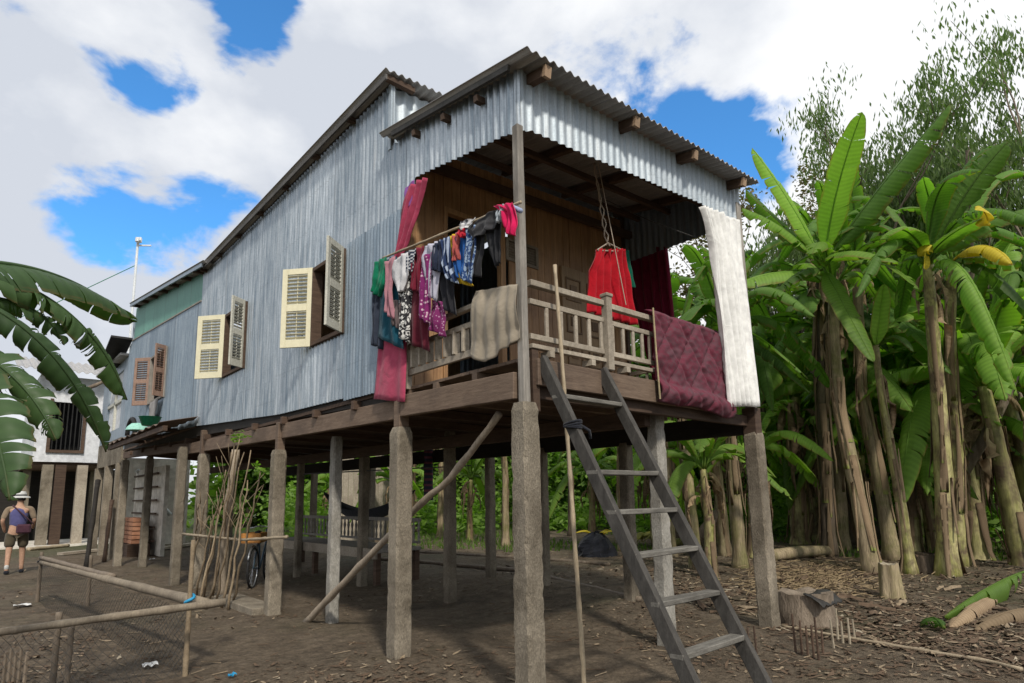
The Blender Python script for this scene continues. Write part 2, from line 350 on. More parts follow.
def thing(name, loc, label, cat, group=None):
    o = bpy.data.objects.new(name, None); col.objects.link(o); o.location = loc; o.empty_display_size = .2
    ORG[o.name] = tuple(loc); return tag(o, label, cat, group)
def kids(o): return [c for c in bpy.data.objects if c.parent == o]
def dup(root, loc, rz, sc, label, tree):
    r = root.copy(); col.objects.link(r); r.location = loc; r.rotation_euler = (0, 0, rz); r.scale = (sc, sc, sc); r['label'] = label
    for ch, gs in tree:
        c = ch.copy(); col.objects.link(c); c.parent = r
        for g in gs:
            d = g.copy(); col.objects.link(d); d.parent = c
    return r
def treeof(root): return [(c, kids(c)) for c in kids(root)]
def struct(o): o['kind'] = 'structure'; return o

# corrugated sheet: columns along u, each column from lo(u) to hi(u) in v; p = point fn(u, v, out)
def corr(mb, u0, u1, pitch, amp, lo, hi, fn, rows=1, seg=8, jag=0, lift=0):
    n = int((u1-u0)/pitch*seg); g = []; rnd = random.Random(3)
    jb = 0; sh = 0
    for i in range(n+1):
        u = u0+(u1-u0)*i/n; o = amp*sin(2*pi*u/pitch)
        if i % (seg*12) == 0: jb = rnd.uniform(-jag, jag); sh = rnd.uniform(-.003, .003)
        g.append([fn(u, (lo(u)+jb)+(hi(u)-lo(u)-jb)*j/rows, o+sh+lift+.004*noise.noise((u*2, j*1.3, .2))) for j in range(rows+1)])
    mb.grid(g)
def poly1(pts):
    def f(u):
        if u <= pts[0][0]: return pts[0][1]
        for (a, b), (c, d) in zip(pts, pts[1:]):
            if u <= c: return b+(d-b)*(u-a)/(c-a)
        return pts[-1][1]
    return f

# ------------------------------------------------------------------ world
def make_world():
    w = bpy.data.worlds.new('World'); C.world = w; w.use_nodes = True; nt = w.node_tree; nt.nodes.clear(); k = N(nt)
    sky = nt.nodes.new('ShaderNodeTexSky'); sky.sky_type = 'NISHITA'; sky.sun_disc = False
    sky.sun_elevation = SUN_EL; sky.sun_rotation = SUN_ROT; sky.air_density = 1.0; sky.dust_density = .3; sky.ozone_density = 2.5
    g = k.n('ShaderNodeTexCoord').outputs['Generated']
    s = k.n('ShaderNodeSeparateXYZ', i={0: g})
    vv = k.n('ShaderNodeVectorMath', operation='MULTIPLY', i={0: g, 1: (1, 1, 1.7)}).outputs[0]
    n1 = k.noise(vv, 2.1, 9, .56, .35)
    n2 = k.noise(vv, 7., 9, .6, .3)
    d = k.math('ADD', k.math('MULTIPLY', n1, 1.1), k.math('MULTIPLY', n2, .8))
    d = k.math('SUBTRACT', d, .05)
    wc = k.n('ShaderNodeTexNoise', i={'Vector': vv, 'Scale': 4.0, 'Detail': 5, 'Roughness': .55}).outputs['Color']
    wo = k.n('ShaderNodeVectorMath', operation='SUBTRACT', i={0: wc, 1: (.5, .5, .5)}).outputs[0]
    gw = k.n('ShaderNodeVectorMath', operation='MULTIPLY_ADD', i={0: wo, 1: (.2, .2, .2), 2: g}).outputs[0]
    for (px, py, r, wt) in HOLES:
        dr = ray(px, py).normalized()
        ds = k.n('ShaderNodeVectorMath', operation='DISTANCE', i={0: gw, 1: tuple(dr)}).outputs['Value']
        e = k.math('POWER', 2.718, k.math('MULTIPLY', k.math('POWER', k.math('DIVIDE', ds, r/F_*1.0), 2.), -1.))
        d = k.math('ADD', d, k.math('MULTIPLY', e, wt*.62))
    cov = k.n('ShaderNodeMapRange', interpolation_type='SMOOTHSTEP', i={0: d, 1: .56, 2: .76, 3: 0., 4: 1.}).outputs[0]
    cov = k.math('POWER', cov, .85)
    shade = k.ramp(k.math('ADD', k.noise(vv, 1.7, 5, .5, .3), k.math('MULTIPLY', k.noise(vv, 5.5, 6, .6), .25)), .55, .71)
    cc = k.mix(shade, (8.6, 8.7, 8.85), (5.6, 5.95, 6.6))
    skyc = k.mix(1.0, sky.outputs[0], (.75, 1.6, 2.1), 'MULTIPLY')
    c = k.mix(cov, skyc, cc)
    hz = k.ramp(s.outputs[2], -.02, 0.06)
    c = k.mix(hz, (4, 4.2, 4.2), c)
    b = k.n('ShaderNodeBackground', i={0: c, 1: .1}); k.n('ShaderNodeOutputWorld', i={0: b.outputs[0]})
HOLES = [(250, 20, 40, -.75), (262, 5, 45, -.4), (125, 77, 34, -.55), (165, 72, 26, -.45), (30, 40, 22, -.25), (60, 225, 55, -.7), (140, 240, 68, -.75), (195, 215, 34, -.4), (20, 245, 45, .3),
         (740, 150, 52, -.85), (650, 90, 45, -.45), (700, 115, 42, -.5), (570, 60, 35, -.3), (755, 125, 14, .4), (450, 60, 30, -.22), (500, 20, 25, -.25), (590, 80, 40, .1), (300, 150, 130, .4), (60, 130, 60, .3),
         (850, 60, 110, .35), (680, 20, 70, .05), (60, 340, 70, .8), (800, 200, 40, .2), (950, 150, 100, .25), (370, 60, 60, .25)]
SUN_DIR = V((-.40, -.95, 1.0)).normalized()     # towards the sun
SUN_EL = math.asin(SUN_DIR.z); SUN_ROT = atan2(SUN_DIR.x, SUN_DIR.y)
make_world()
sl = bpy.data.lights.new('sun', 'SUN'); sl.energy = 2.8; sl.angle = radians(5); sl.color = (1, .925, .81)
so = bpy.data.objects.new('sun', sl); col.objects.link(so); so.rotation_euler = (-SUN_DIR).to_track_quat('-Z', 'Y').to_euler(); so.location = (0, -5, 20)
C.view_settings.view_transform = 'Standard'; C.view_settings.look = 'None'; C.view_settings.exposure = 0.25; C.view_settings.gamma = 1
C.cycles.max_bounces = 8; C.cycles.diffuse_bounces = 5; C.cycles.transparent_max_bounces = 6; C.cycles.use_denoising = True

# ------------------------------------------------------------------ ground
def make_ground():
    mb = MB()
    def axis(c, fine, far):
        out = [c]; st = .16; x = 0
        while x < far:
            x += st
            if x > fine: st *= 1.13
            out.append(c+x)
        x = 0; st = .16; left = []
        while x < far:
            x += st
            if x > fine*.6: st *= 1.16
            left.append(c-x)
        return left[::-1]+out
    xs = axis(2, 8, 600); ys = axis(2, 10, 600)
    g = [[(x, y, gh(x, y) if abs(x)+abs(y) < 120 else 0) for x in xs] for y in ys]
    mb.grid(g); o = mb.build('ground', 'earth', smooth=True); struct(o)
make_ground()

# ------------------------------------------------------------------ THE STILT HOUSE
HX = 3.65
house = thing('stilt_house', (0, 0, 0), 'large corrugated metal house raised on concrete stilts with covered porch', 'house')
def stilt(x, y, a, z1, mat='concrete', lean=(0, 0), name='stilt'):
    mb = MB(); z0 = gh(x, y)-.25; n = 46; g = []
    rr = random.Random(int(x*91+y*17)); c = .016
    for i in range(n+1):
        t = i/n if i < n-1 else (1-.06/(z1-z0) if i == n-1 else 1); z = z0+(z1-z0)*t; ax = x+lean[0]*(1-t); ay = y+lean[1]*(1-t); ring = []
        h = a/2*(1-.05*t) if i < n else a/2*.78
        for (sx, sy) in ((-1, -1), (1, -1), (1, 1), (-1, 1)):
            ch = c+max(0, rr.uniform(-.02, .012))+max(0, noise.noise((z*6+x*9, sx*3, sy*5+y))-.25)*.035
            if sx*sy > 0: q = ((sx*h, sy*(h-ch)), (sx*(h-ch), sy*h))
            else: q = ((sx*(h-ch), sy*h), (sx*h, sy*(h-ch)))
            for (u, w) in q: ring.append((ax+u+rr.uniform(-.002, .002)+.004*noise.noise((z*3+9, sx*2, sy*2+y)), ay+w+rr.uniform(-.002, .002)+  .004*noise.noise((z*3, sx*2, sy*2+x)), z))
        # close ring
        g.append(ring+[ring[0]])
    # order ring consistently
    mb.grid(g); top = [tuple(p) for p in g[-1][:-1]]; mb.add(top, [tuple(range(len(top)))])
    return mb.build(name, mat, house)
SW = .175
stilt(0, 0, SW, 2.16); stilt(0, 1.77, SW+.005, 2.14); stilt(-.01, 4.83, SW, 2.13)
stilt(.32, 3.81, .13, 2.24, 'concrete_pale'); stilt(HX-.04, 0, SW+.01, 2.16, lean=(.04, 0))
stilt(2.08, .27, .15, 2.33, 'concrete_pale')
p = G(198, 580); stilt(0.02, 8.35, .18, 2.3)
for (bx, by, wd, tz) in ((632, 600, .16, 2.16), (545, 585, .15, 2.2), (491, 577, .15, 2.2)):
    q = G(bx, by); stilt(q.x, q.y, wd, tz)
for (bx, by, wd, tz) in ((450, 602, .15, 2.42), (297, 577, .13, 2.35), (174, 585, .16, 2.48), (142, 567, .16, 2.55), (117, 566, .17, 2.5)):
    q = G(bx, by); stilt(q.x, q.y, wd, tz)
for (x, y) in ((3.7, 9.0), (3.7, 12.0), (1.8, 12.5), (2.0, 6.2)): stilt(x, y, .15, 2.3)
# wooden stubs on top of stilts & corner posts
mb = MB().bar((0, 0, 2.14), (-.02, .0, 4.46), .068, .068, jit=.002, cuts=8); mb.build('porch_post', 'wood_grey', house, bevel=.006)
mb = MB().bar((0.11, .0, 2.1), (0.10, .0, 2.62), .05, .07, jit=.002, cuts=2); mb.build('post_brace', 'wood_dark', house, bevel=.004)
MB().bar((HX-.05, 0, 2.14), (HX-.05, 0, 4.95), .1, .1, cuts=6, jit=.002).build('porch_post', 'wood_grey', house, bevel=.006)
MB().bar((0, 1.77, 2.1), (0, 1.77, 2.5), .11, .11).build('post_stub', 'wood_beam', house, bevel=.006)
MB().bar((0, 4.83, 2.1), (0, 4.83, 2.5), .1, .1).build('post_stub', 'wood_beam', house, bevel=.006)
MB().bar((0, 8.35, 2.2), (0, 8.35, 2.72), .1, .1).build('post_stub', 'wood_beam', house, bevel=.006)
MB().bar((HX-.05, 0, 2.1), (HX-.05, 0, 2.42), .16, .14).build('post_stub', 'wood_dark', house, bevel=.006)
# main side beam and joists
MB().bar((-.03, .06, 2.30), (-.03, 1.70, 2.34), .06, .21, jit=.003, cuts=6).build('floor_beam', 'wood_beam', house, bevel=.006)
MB().bar((.03, 1.86, 2.33), (.03, 9.3, 2.46), .07, .2, jit=.003, cuts=12).build('floor_beam', 'wood_beam', house, bevel=.006)
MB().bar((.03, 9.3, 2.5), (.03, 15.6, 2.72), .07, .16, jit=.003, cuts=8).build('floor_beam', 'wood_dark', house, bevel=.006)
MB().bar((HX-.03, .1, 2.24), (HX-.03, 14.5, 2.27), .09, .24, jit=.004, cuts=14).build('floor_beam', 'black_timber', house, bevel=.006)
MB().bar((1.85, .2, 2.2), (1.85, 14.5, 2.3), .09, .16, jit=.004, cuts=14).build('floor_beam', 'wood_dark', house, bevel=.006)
MB().bar((.1, -.03, 2.41), (2.95, -.03, 2.41), .05, .21, jit=.003, cuts=8).build('floor_beam', 'wood_beam', house, bevel=.006)
MB().bar((.1, .05, 2.27), (HX, .05, 2.27), .06, .12, jit=.003, cuts=8).build('floor_beam', 'wood_dark', house, bevel=.006)
for y in (.62, 1.2, 1.66, 2.7, 3.7, 4.7, 5.8, 7.0, 8.2, 9.4, 10.6, 11.9, 13.2, 14.5):
    dz = .0 if y < 1.7 else .03*(y-1.7)
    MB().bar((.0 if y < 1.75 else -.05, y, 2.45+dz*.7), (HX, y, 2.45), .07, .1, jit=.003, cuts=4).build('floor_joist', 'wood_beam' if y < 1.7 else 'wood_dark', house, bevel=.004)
# porch floor boards: one deck mesh of separate boards
mb = MB(); y = .0
while y < 1.72:
    mb.bar((.02, y+.06, 2.515), (HX, y+.06, 2.515), .112, .026, jit=.002); y += .118
mb.build('porch_floor', 'wood_beam', house)
MB().box(.02, HX, 1.8, 9.0, 2.52, 2.56).build('house_floor', 'wood_dark', house)
MB().box(.02, HX, 9.0, 15.8, 2.84, 2.88).build('house_floor', 'wood_dark', house)

# long side wall
lo = poly1([(1.72, 2.58), (5, 2.63), (9.0, 2.86), (15.9, 3.07)])
hiA = poly1([(1.72, 5.2), (2.08, 5.26), (2.1, 5.98), (9.0, 5.82)])
W2 = (3.04, 3.87, 3.38, 4.37); W1 = (6.42, 7.38, 3.54, 4.59); W3 = (11.5, 12.95, 3.76, 4.86)
def wallpiece(name, y0, y1, lof, hif, mat, holes=(), pitch=.088, amp=.015, lift=0, rows=3, jag=0.012):
    mb = MB(); cuts = sorted(set([y0, y1]+[h[0] for h in holes]+[h[1] for h in holes]))
    fn = lambda u, v, o: (-o-lift, u, v)
    for a, b in zip(cuts, cuts[1:]):
        hs = [h for h in holes if h[0] <= a and h[1] >= b]
        if hs:
            h = hs[0]
            corr(mb, a, b, pitch, amp, lof, lambda u: h[2], fn, 2, jag=jag); corr(mb, a, b, pitch, amp, lambda u: h[3], hif, fn, 2)
        else: corr(mb, a, b, pitch, amp, lof, hif, fn, rows, jag=jag)
    return mb.build(name, mat, house, smooth=True)
wallpiece('side_wall', 1.72, 9.0, lo, hiA, 'metal_wall', (W2, W1))
hiB = poly1([(9.0, 5.30), (15.4, 5.84), (15.9, 5.74)])
wallpiece('side_wall', 9.0, 15.9, lo, hiB, 'metal_low', (W3,))
wallpiece('green_wall', 9.0, 15.5, poly1([(9, 5.27), (15.5, 5.80)]), poly1([(9, 5.88), (15.5, 6.74)]), 'green_sheet', (), pitch=.11, amp=.006, lift=-.012)
wallpiece('patch_sheet', 1.78, 2.95, lambda u: 2.56, lambda u: 4.42, 'metal_low', (), pitch=.07, amp=.012, lift=.022)
# lower dull sheets at the bottom of the near wall
MB().bar((-.012, 9.02, 5.29), (-.012, 15.5, 5.83), .03, .03).build('green_wall_edge', 'wood_grey', house)
mb = MB()
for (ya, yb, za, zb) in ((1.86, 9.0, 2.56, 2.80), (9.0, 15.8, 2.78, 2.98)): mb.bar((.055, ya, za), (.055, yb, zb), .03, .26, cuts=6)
mb.build('dark_gap_filler', 'black_timber', house)  # added dark filler, stands in for the shaded gap below the wall
# frame studs inside wall
mb = MB().box(.06, .12, 1.8, 1.9, 2.55, 5.2); mb.build('wall_stud', 'wood_dark', house)
# right wall, end wall, inner partitions (plain corrugated)
mb = MB(); corr(mb, 1.74, 15.8, .15, .01, lambda u: 2.5, poly1([(1.74, 5.46), (2.05, 5.5), (2.1, 6.0), (9, 5.95), (9.01, 6.0), (15.8, 6.7)]), lambda u, v, o: (HX+o, u, v), 1, seg=4); mb.build('side_wall', 'metal_low', house, smooth=True)
EW = (1.0, 2.2, 3.4, 5.0)
mb = MB()
corr(mb, 0.02, EW[0], .15, .01, lambda u: 2.9, lambda u: 6.6, lambda u, v, o: (u, 15.8+o, v), 1, seg=4)
corr(mb, EW[1], HX, .15, .01, lambda u: 2.9, lambda u: 6.6, lambda u, v, o: (u, 15.8+o, v), 1, seg=4)
corr(mb, EW[0], EW[1], .15, .01, lambda u: 2.9, lambda u: EW[2], lambda u, v, o: (u, 15.8+o, v), 1, seg=4)
corr(mb, EW[0], EW[1], .15, .01, lambda u: EW[3], lambda u: 6.6, lambda u, v, o: (u, 15.8+o, v), 1, seg=4)
mb.build('end_wall', 'metal_low', house, smooth=True)
# main roof step wall
mb = MB(); corr(mb, -.0, HX, .15, .016, lambda u: 5.2, lambda u: 5.99+.06*u, lambda u, v, o: (u, 2.09-o, v), 2); mb.build('upper_front_wall', 'metal_fascia', house, smooth=True)
# corner flashing
MB().box(-.02, .03, 2.02, 2.075, 5.2, 5.98).build('corner_flashing', 'metal_fascia', house)
# roofs (corrugations run front to back)
def roof(name, x0, x1, y0, y1, zf, mat, pitch=.1, amp=.017, rows=4):
    mb = MB(); n = int((x1-x0)/pitch*8); g = []
    for i in range(n+1):
        x = x0+(x1-x0)*i/n; o = amp*sin(2*pi*(x-x0)/pitch+1.2)
        g.append([(x, y0+(y1-y0)*j/rows, zf(x, y0+(y1-y0)*j/rows)+o+.004*noise.noise((x*3, j, 0))) for j in range(rows+1)])
    mb.grid(g, thick=(0, 0, .004)); return mb.build(name, mat, house, smooth=False)
pz = lambda x, y: 4.945+.058*(x+.15)+.165*(y+.25)
roof('porch_roof', -.15, HX+.06, -.27, 2.05, pz, 'metal_roof')
mz = lambda x, y: 6.035+.06*(x+.15)-.024*(y-1.92)
roof('main_roof', -.15, HX+.15, 1.92, 8.7, mz, 'metal_roof')
gz = lambda x, y: 5.85+.134*(y-8.4)
roof('rear_roof', -.2, HX+.15, 8.35, 15.3, gz, 'metal_roof')
# rafters / purlins
for x in (.12, 1.33, 2.36, 3.42):
    MB().bar((x, -.2, pz(x, -.2)-.075), (x, 1.7, pz(x, 1.7)-.075), .07, .095, jit=.002, cuts=3).build('rafter', 'wood_dark', house, bevel=.004)
    MB().bar((x, -.235, pz(x, -.23)-.075), (x, -.203, pz(x, -.2)-.075), .072, .097).build('rafter_end', 'wood_end', house)
for y in (.45, .95, 1.45):
    MB().bar((-.1, y, pz(-.1, y)-.15), (HX, y, pz(HX, y)-.15), .05, .06, jit=.002, cuts=3).build('purlin', 'wood_dark', house)
for y in (1.99, 2.9, 3.9, 4.9, 5.9, 6.9, 7.9, 8.8):
    MB().bar((-.12, y, mz(0, y)-.05), (.25, y, mz(0, y)-.05), .06, .06).build('purlin', 'wood_dark', house)
for y in (9.1, 10, 11, 12, 13, 14, 15):
    MB().bar((-.18, y, gz(0, y)-.06), (.25, y, gz(0, y)-.06), .07, .07).build('purlin', 'wood_dark', house)
MB().bar((-.12, 1.95, 5.975), (-.12, 8.6, 5.815), .02, .06).build('eave_board', 'eave_dark', house)
MB().bar((-.10, 0, pz(-.1, 0)-.04), (-.10, 1.85, pz(-.1, 1.85)-.04), .03, .05).build('eave_board', 'eave_dark', house)
MB().bar((-.17, 8.5, 5.82), (-.17, 15.25, 6.72), .03, .07).build('eave_board', 'metal_low', house)
MB().bar((.1, 1.6, 4.9), (HX, 1.6, 5.1), .06, .1).build('purlin', 'wood_dark', house)
# fascias
mb = MB(); corr(mb, .0, HX+.02, .098, .012, poly1([(0, 4.42), (.12, 4.47), (.9, 4.53), (1.9, 4.61), (2.8, 4.68), (3.2, 4.66), (HX, 4.74)]), lambda u: pz(u, 0)-.02, lambda u, v, o: (u, -.02-o, v), 3, jag=.012); mb.build('front_fascia', 'metal_fascia', house, smooth=True)
mb = MB(); corr(mb, -.02, 1.76, .088, .013, poly1([(0, 4.40), (.15, 4.46), (.9, 4.57), (1.5, 4.66), (1.6, 4.58), (1.76, 4.50)]), lambda u: pz(0, u)-.02, lambda u, v, o: (-.012-o, u, v), 3, jag=.01); mb.build('side_fascia', 'metal_wall', house, smooth=True)
mb = MB(); corr(mb, .35, 1.72, .098, .012, poly1([(0.35, 4.72), (1.72, 4.72)]), lambda u: pz(HX, u)-.02, lambda u, v, o: (HX-.01-o, u, v), 2); mb.build('side_fascia', 'metal_low', house, smooth=True)
MB().box(HX-.06, HX+.0, 1.70, 1.775, 2.5, 5.44).build('corner_stud', 'wood_dark', house)
# porch back wall of planks with opening
def plankwall():
    mb = MB(); x = .0; WY = 1.74
    op = (.50, 1.30, 2.62, 4.55)
    rr = random.Random(5)
    while x < HX-.02:
        w = .118; x1 = min(x+w, HX-.01); top = pz(x, WY)-.12; dd = rr.uniform(-.003, .003)
        if x1 > op[0] and x < op[1]: segs = [(2.53, 2.62), (op[3], top)]
        elif 1.35 < x < 1.85: segs = [(2.53, 4.22), (4.46, top)]
        else: segs = [(2.53, top)]
        for a, b in segs: mb.box(x+.002, x1-.002, WY-.012+dd, WY+.012+dd, a, b)
        x = x1
    o = mb.build('porch_back_wall', 'plank', house, bevel=.002)
    MB().box(op[0]-.03, op[0]+.02, WY-.03, WY+.05, 2.55, op[3]+.03).box(op[1]-.02, op[1]+.05, WY-.03, WY+.05, 2.55, op[3]+.03).box(op[0]+.021, op[1]-.021, WY-.03, WY+.05, op[3]-.03, op[3]+.028).build('door_frame', 'plank', house, bevel=.003)
    # louvre vent
    lv = MB().box(1.36, 1.40, WY-.03, WY+.03, 4.2, 4.48).box(1.85, 1.89, WY-.03, WY+.03, 4.2, 4.48).box(1.401, 1.849, WY-.03, WY+.03, 4.2, 4.235).box(1.401, 1.849, WY-.03, WY+.03, 4.45, 4.48)
    for i in range(6): lv.bar((1.41, WY, 4.26+i*.033), (1.84, WY, 4.26+i*.033), .03, .008, upv=(0, .6, .8))
    lv.build('louvre_vent', 'wood_rail', house)
    # pale double door with carved square panels
    d = MB().box(2.28, 3.08, WY-.05, WY-.0135, 2.56, 4.35).build('front_door', 'panel', house, bevel=.003)
    for i in range(2):
        for j in range(4):
            cx = 2.48+i*.40; cz = 2.8+j*.42
            fr = MB()
            for (a, b, c_, e) in ((-.14, .14, .13, .15), (-.14, .14, -.15, -.13), (-.14, -.12, -.129, .129), (.12, .14, -.129, .129)): fr.box(cx+a, cx+b, WY-.065, WY-.051, cz+c_, cz+e)
            fr.box(cx-.06, cx+.06, WY-.062, WY-.051, cz-.06, cz+.06)
            fr.build('door_panel', 'panel_dark', d)
plankwall()
# interior partition so the room is closed and dark
MB().box(.1, HX-.1, 5.5, 5.56, 2.6, 5.9).build('partition_wall', 'plank', house)
# porch railings
def railing(name_pts, mat='wood_rail'):
    pass
rl = MB().bar((-.01, .09, 3.09), (.0, 1.68, 3.06), .055, .045, jit=.002, cuts=4).build('railing', 'wood_rail', house, bevel=.004)
MB().bar((-.0, .07, 2.93), (-.0, 1.7, 2.92), .03, .05).build('rail', 'wood_rail', rl, bevel=.003)
MB().bar((-.0, .07, 2.68), (-.0, 1.7, 2.66), .035, .06).build('rail', 'wood_rail', rl, bevel=.003)
y = .2
while y < 1.68:
    MB().bar((0, y, 2.7), (0, y, 2.915), .028, .075).build('baluster', 'wood_rail', rl, bevel=.003); y += .135
MB().bar((0, 1.66, 2.5), (0, 1.66, 3.2), .06, .06).build('newel', 'wood_rail', rl, bevel=.004)
def frontrail(x0, x1, xs):
    r = MB().bar((x0, -.01, 3.13), (x1, -.01, 3.145), .055, .05, jit=.002, cuts=2).build('railing', 'wood_rail', house, bevel=.004)
    MB().bar((x0, -.01, 2.98), (x1, -.01, 2.99), .03, .045).build('rail', 'wood_rail', r, bevel=.003)
    MB().bar((x0, -.01, 2.695), (x1, -.01, 2.70), .03, .045).build('rail', 'wood_rail', r, bevel=.003)
    MB().bar((x0, -.015, 2.615), (x1, -.015, 2.62), .05, .035).build('rail', 'wood_rail', r, bevel=.003)
    for x in xs: MB().bar((x, -.01, 2.71), (x, -.01, 2.97), .022, .035).build('baluster', 'wood_rail', r, bevel=.003)
    for x in (x0+.2, x1-.2): MB().bar((x, -.06, 2.57), (x, .05, 2.57), .05, .05).build('rail_bracket', 'wood_rail', r)
frontrail(.06, .96, [.25, .42, .60, .77, .93])
frontrail(1.04, 2.9, [1.09, 1.24, 1.39, 1.53, 1.65, 1.9, 2.1, 2.3, 2.5, 2.7])
MB().bar((1.0, -.03, 2.53), (1.0, -.03, 3.2), .075, .075, cuts=3, jit=.003).box(.955, 1.045, -.075, .015, 3.2, 3.235).build('newel', 'wood_rail', house, bevel=.008)
# side rail on far side
r = MB().bar((HX-.03, .06, 3.1), (HX-.03, 1.7, 3.1), .05, .05).build('railing', 'wood_rail', house)
for i in range(10): MB().bar((HX-.03, .15+i*.16, 2.55), (HX-.03, .15+i*.16, 3.08), .03, .03).build('baluster', 'wood_rail', r)

# windows with louvred shutters
def shutter(hinge, ang, w, z0, z1, mat, par, side):
    # a leaf hinged on the wall (x~0) at y=hinge; ang 0 = flat along +y*side against wall outside, 90 = sticking out
    d = V((-sin(ang), side*cos(ang), 0)); nrm = V((0, 0, 1)).cross(d); t = .03
    o = V((-.035, hinge, 0)); mb = MB()
    def brd(a, b, za, zb, th=t, off=0):
        p0 = o+d*((a+b)/2)+nrm*off; mb.bar((p0.x, p0.y, za), (p0.x, p0.y, zb), th, b-a, upv=tuple(d)) if False else None
        vs = []
        for zz in (za, zb):
            for (q, s_) in ((a, -1), (b, -1), (b, 1), (a, 1)):
                pp = o+d*q+nrm*(s_*th/2+off); vs.append((pp.x, pp.y, zz))
        mb.add(vs, [(3, 2, 1, 0), (4, 5, 6, 7), (0, 1, 5, 4), (1, 2, 6, 5), (2, 3, 7, 6), (3, 0, 4, 7)])
    st = w*.17; H = z1-z0; rl_ = H*.075
    brd(0, st, z0, z1); brd(w-st, w, z0, z1)
    zs = [(z0, z0+rl_*1.3), (z0+H*.5-rl_*.6, z0+H*.5+rl_*.6), (z1-rl_, z1)]
    for a, b in zs: brd(st+.001, w-st-.001, a, b, t*.96)
    m = mb.build('shutter', mat, par, bevel=.003)
    sl_ = MB()
    for (a, b) in ((zs[0][1], zs[1][0]), (zs[1][1], zs[2][0])):
        n = 8
        for i in range(n):
            zc = a+(b-a)*(i+.5)/n; p0 = o+d*(st+.002); p1 = o+d*(w-st-.002)
            up = (nrm*.75+V((0, 0, 1))*.66)
            sl_.bar((p0.x, p0.y, zc), (p1.x, p1.y, zc), .006, (b-a)/n*.62, upv=tuple(up))
    cc_ = o+d*(w/2)-nrm*.0; sl_.bar((cc_.x, cc_.y, zs[0][1]+.005), (cc_.x, cc_.y, zs[2][0]-.005), .008, .008)
    sl_.build('slats', mat, m)
def window(h, mats, angs, w, dark='wood_dark'):
    y0, y1, z0, z1 = h
    fr = MB().box(-.05, .08, y0-.02, y0+.04, z0-.02, z1+.02).box(-.05, .08, y1-.04, y1+.02, z0-.02, z1+.02).box(-.05, .08, y0+.041, y1-.041, z0-.02, z0+.03).box(-.05, .08, y0+.041, y1-.041, z1-.03, z1+.018)
    wn = fr.build('window', dark, house, bevel=.003)
    shutter(y1+.0, angs[0], w[0], z0-.02, z1+.03, mats[0], wn, 1)
    shutter(y0-.0, angs[1], w[1], z0-.02, z1+.03, mats[1], wn, -1)
    return wn
window(W2, ('shutter_cream', 'shutter_grey'), (radians(40), radians(55)), (.41, .36))
window(W1, ('shutter_cream', 'shutter_grey'), (radians(38), radians(58)), (.52, .29))
window(W3, ('shutter_brown', 'shutter_brown'), (radians(40), radians(60)), (.41, .27), 'wood_grey')
# tin canopy (lean-to) over the low platform
cya = P(180, 442, 'x', -.3).y; cyb = P(110, 441, 'x', -.55).y
cn = MB(); g = []
for i in range(60):
    y = cya+(cyb-cya)*i/59
    g.append([(-.03-(.6)*j/3, y, 2.98-.045*j+.02*sin(y*11)+.012*noise.noise((y*3, j, 0))+(.03*(j == 3)*noise.noise((y*4, 1, 1)))) for j in range(4)])
cn.grid(g, thick=(0, 0, .008)); cn.build('tin_canopy', 'rust', house)
MB().bar((-.55, cya, 2.76), (-.55, cyb, 2.78), .07, .09).build('canopy_beam', 'wood_dark', house)
for y in (10.2, 11.6, 13.2): MB().bar((-.55, y, 2.86), (.05, y, 2.9), .06, .07).build('canopy_joist', 'wood_dark', house)

# concrete annex at the far end
ax_ = thing('annex', (0.3, 17.8, 0), 'grey cement annex with a tall bright window behind the metal house', 'building')
mb = MB()
mb.box(.0, .1, 15.95, 16.5, 3.25, 5.5).box(.0, .1, 18.6, 19.6, 3.25, 5.45).box(.0, .1, 16.501, 18.599, 5.2, 5.45).box(.0, .1, 16.501, 18.599, 3.25, 3.55)
mb.build('wall', 'metal_low', ax_)
MB().box(.0, .16, 15.95, 19.7, 2.55, 3.245).build('lower_wall', 'concrete', ax_)
MB().box(.05, .07, 16.5, 18.6, 3.55, 5.2).build('bright_sky_panel', 'white_wall', ax_)  # white panel stands in for bright sky seen through the window
MB().box(-.01, .09, 17.45, 17.55, 3.55, 5.2).box(-.01, .09, 16.5, 18.6, 4.3, 4.38).build('window_bar', 'shutter_grey', ax_)
MB().box(-.2, 4, 15.95, 20, 5.5, 5.56).build('roof', 'metal_roof', ax_)
for (x, y) in ((.05, 16.2), (.05, 19.6), (.05, 17.9)): MB().box(x-.1, x+.1, y-.1, y+.1, -.2, 2.55).build('post', 'concrete', ax_)
MB().box(1.1, 1.2, 15.9, 19.8, 0, 2.5).build('back_wall', 'cement_wall', ax_)
for i in range(6): MB().bar((1.02, 16.4, .4+i*.38), (1.02, 19.5, .4+i*.38), .05, .05).build('wall_batten', 'wood_dark', ax_)
MB().bar((-.25, 15.6, 5.9), (-.2, 17.6, 5.45), .5, .06).build('roof_flap', 'black', ax_)

# antenna pole
p0 = V((.2, 17.2, 5.5)); zt = HZ(p0, 243)
an = thing('antenna_pole', p0, 'thin white pole topped by a small lamp head rising above the far roof', 'antenna pole')
MB().tube([p0, (p0.x, p0.y, zt)], .035, 8).build('pole', 'white_pipe', an)
MB().tube([(p0.x, p0.y-.1, zt), (p0.x, p0.y-.1, zt+.12)], .09, 10).bar((p0.x, p0.y, zt-.08), (p0.x+.3, p0.y-.3, zt-.1), .04, .04).bar((p0.x, p0.y-.02, zt), (p0.x, p0.y-.35, zt+.02), .05, .1).build('lamp_head', 'white_pipe', an)
MB().tube([(p0.x, p0.y, zt-.7), (p0.x-1.9, p0.y+.6, zt-2.2), (p0.x-4, p0.y+1.2, zt-3.6)], .012, 5).build('stay_wire', 'green_plastic', an)

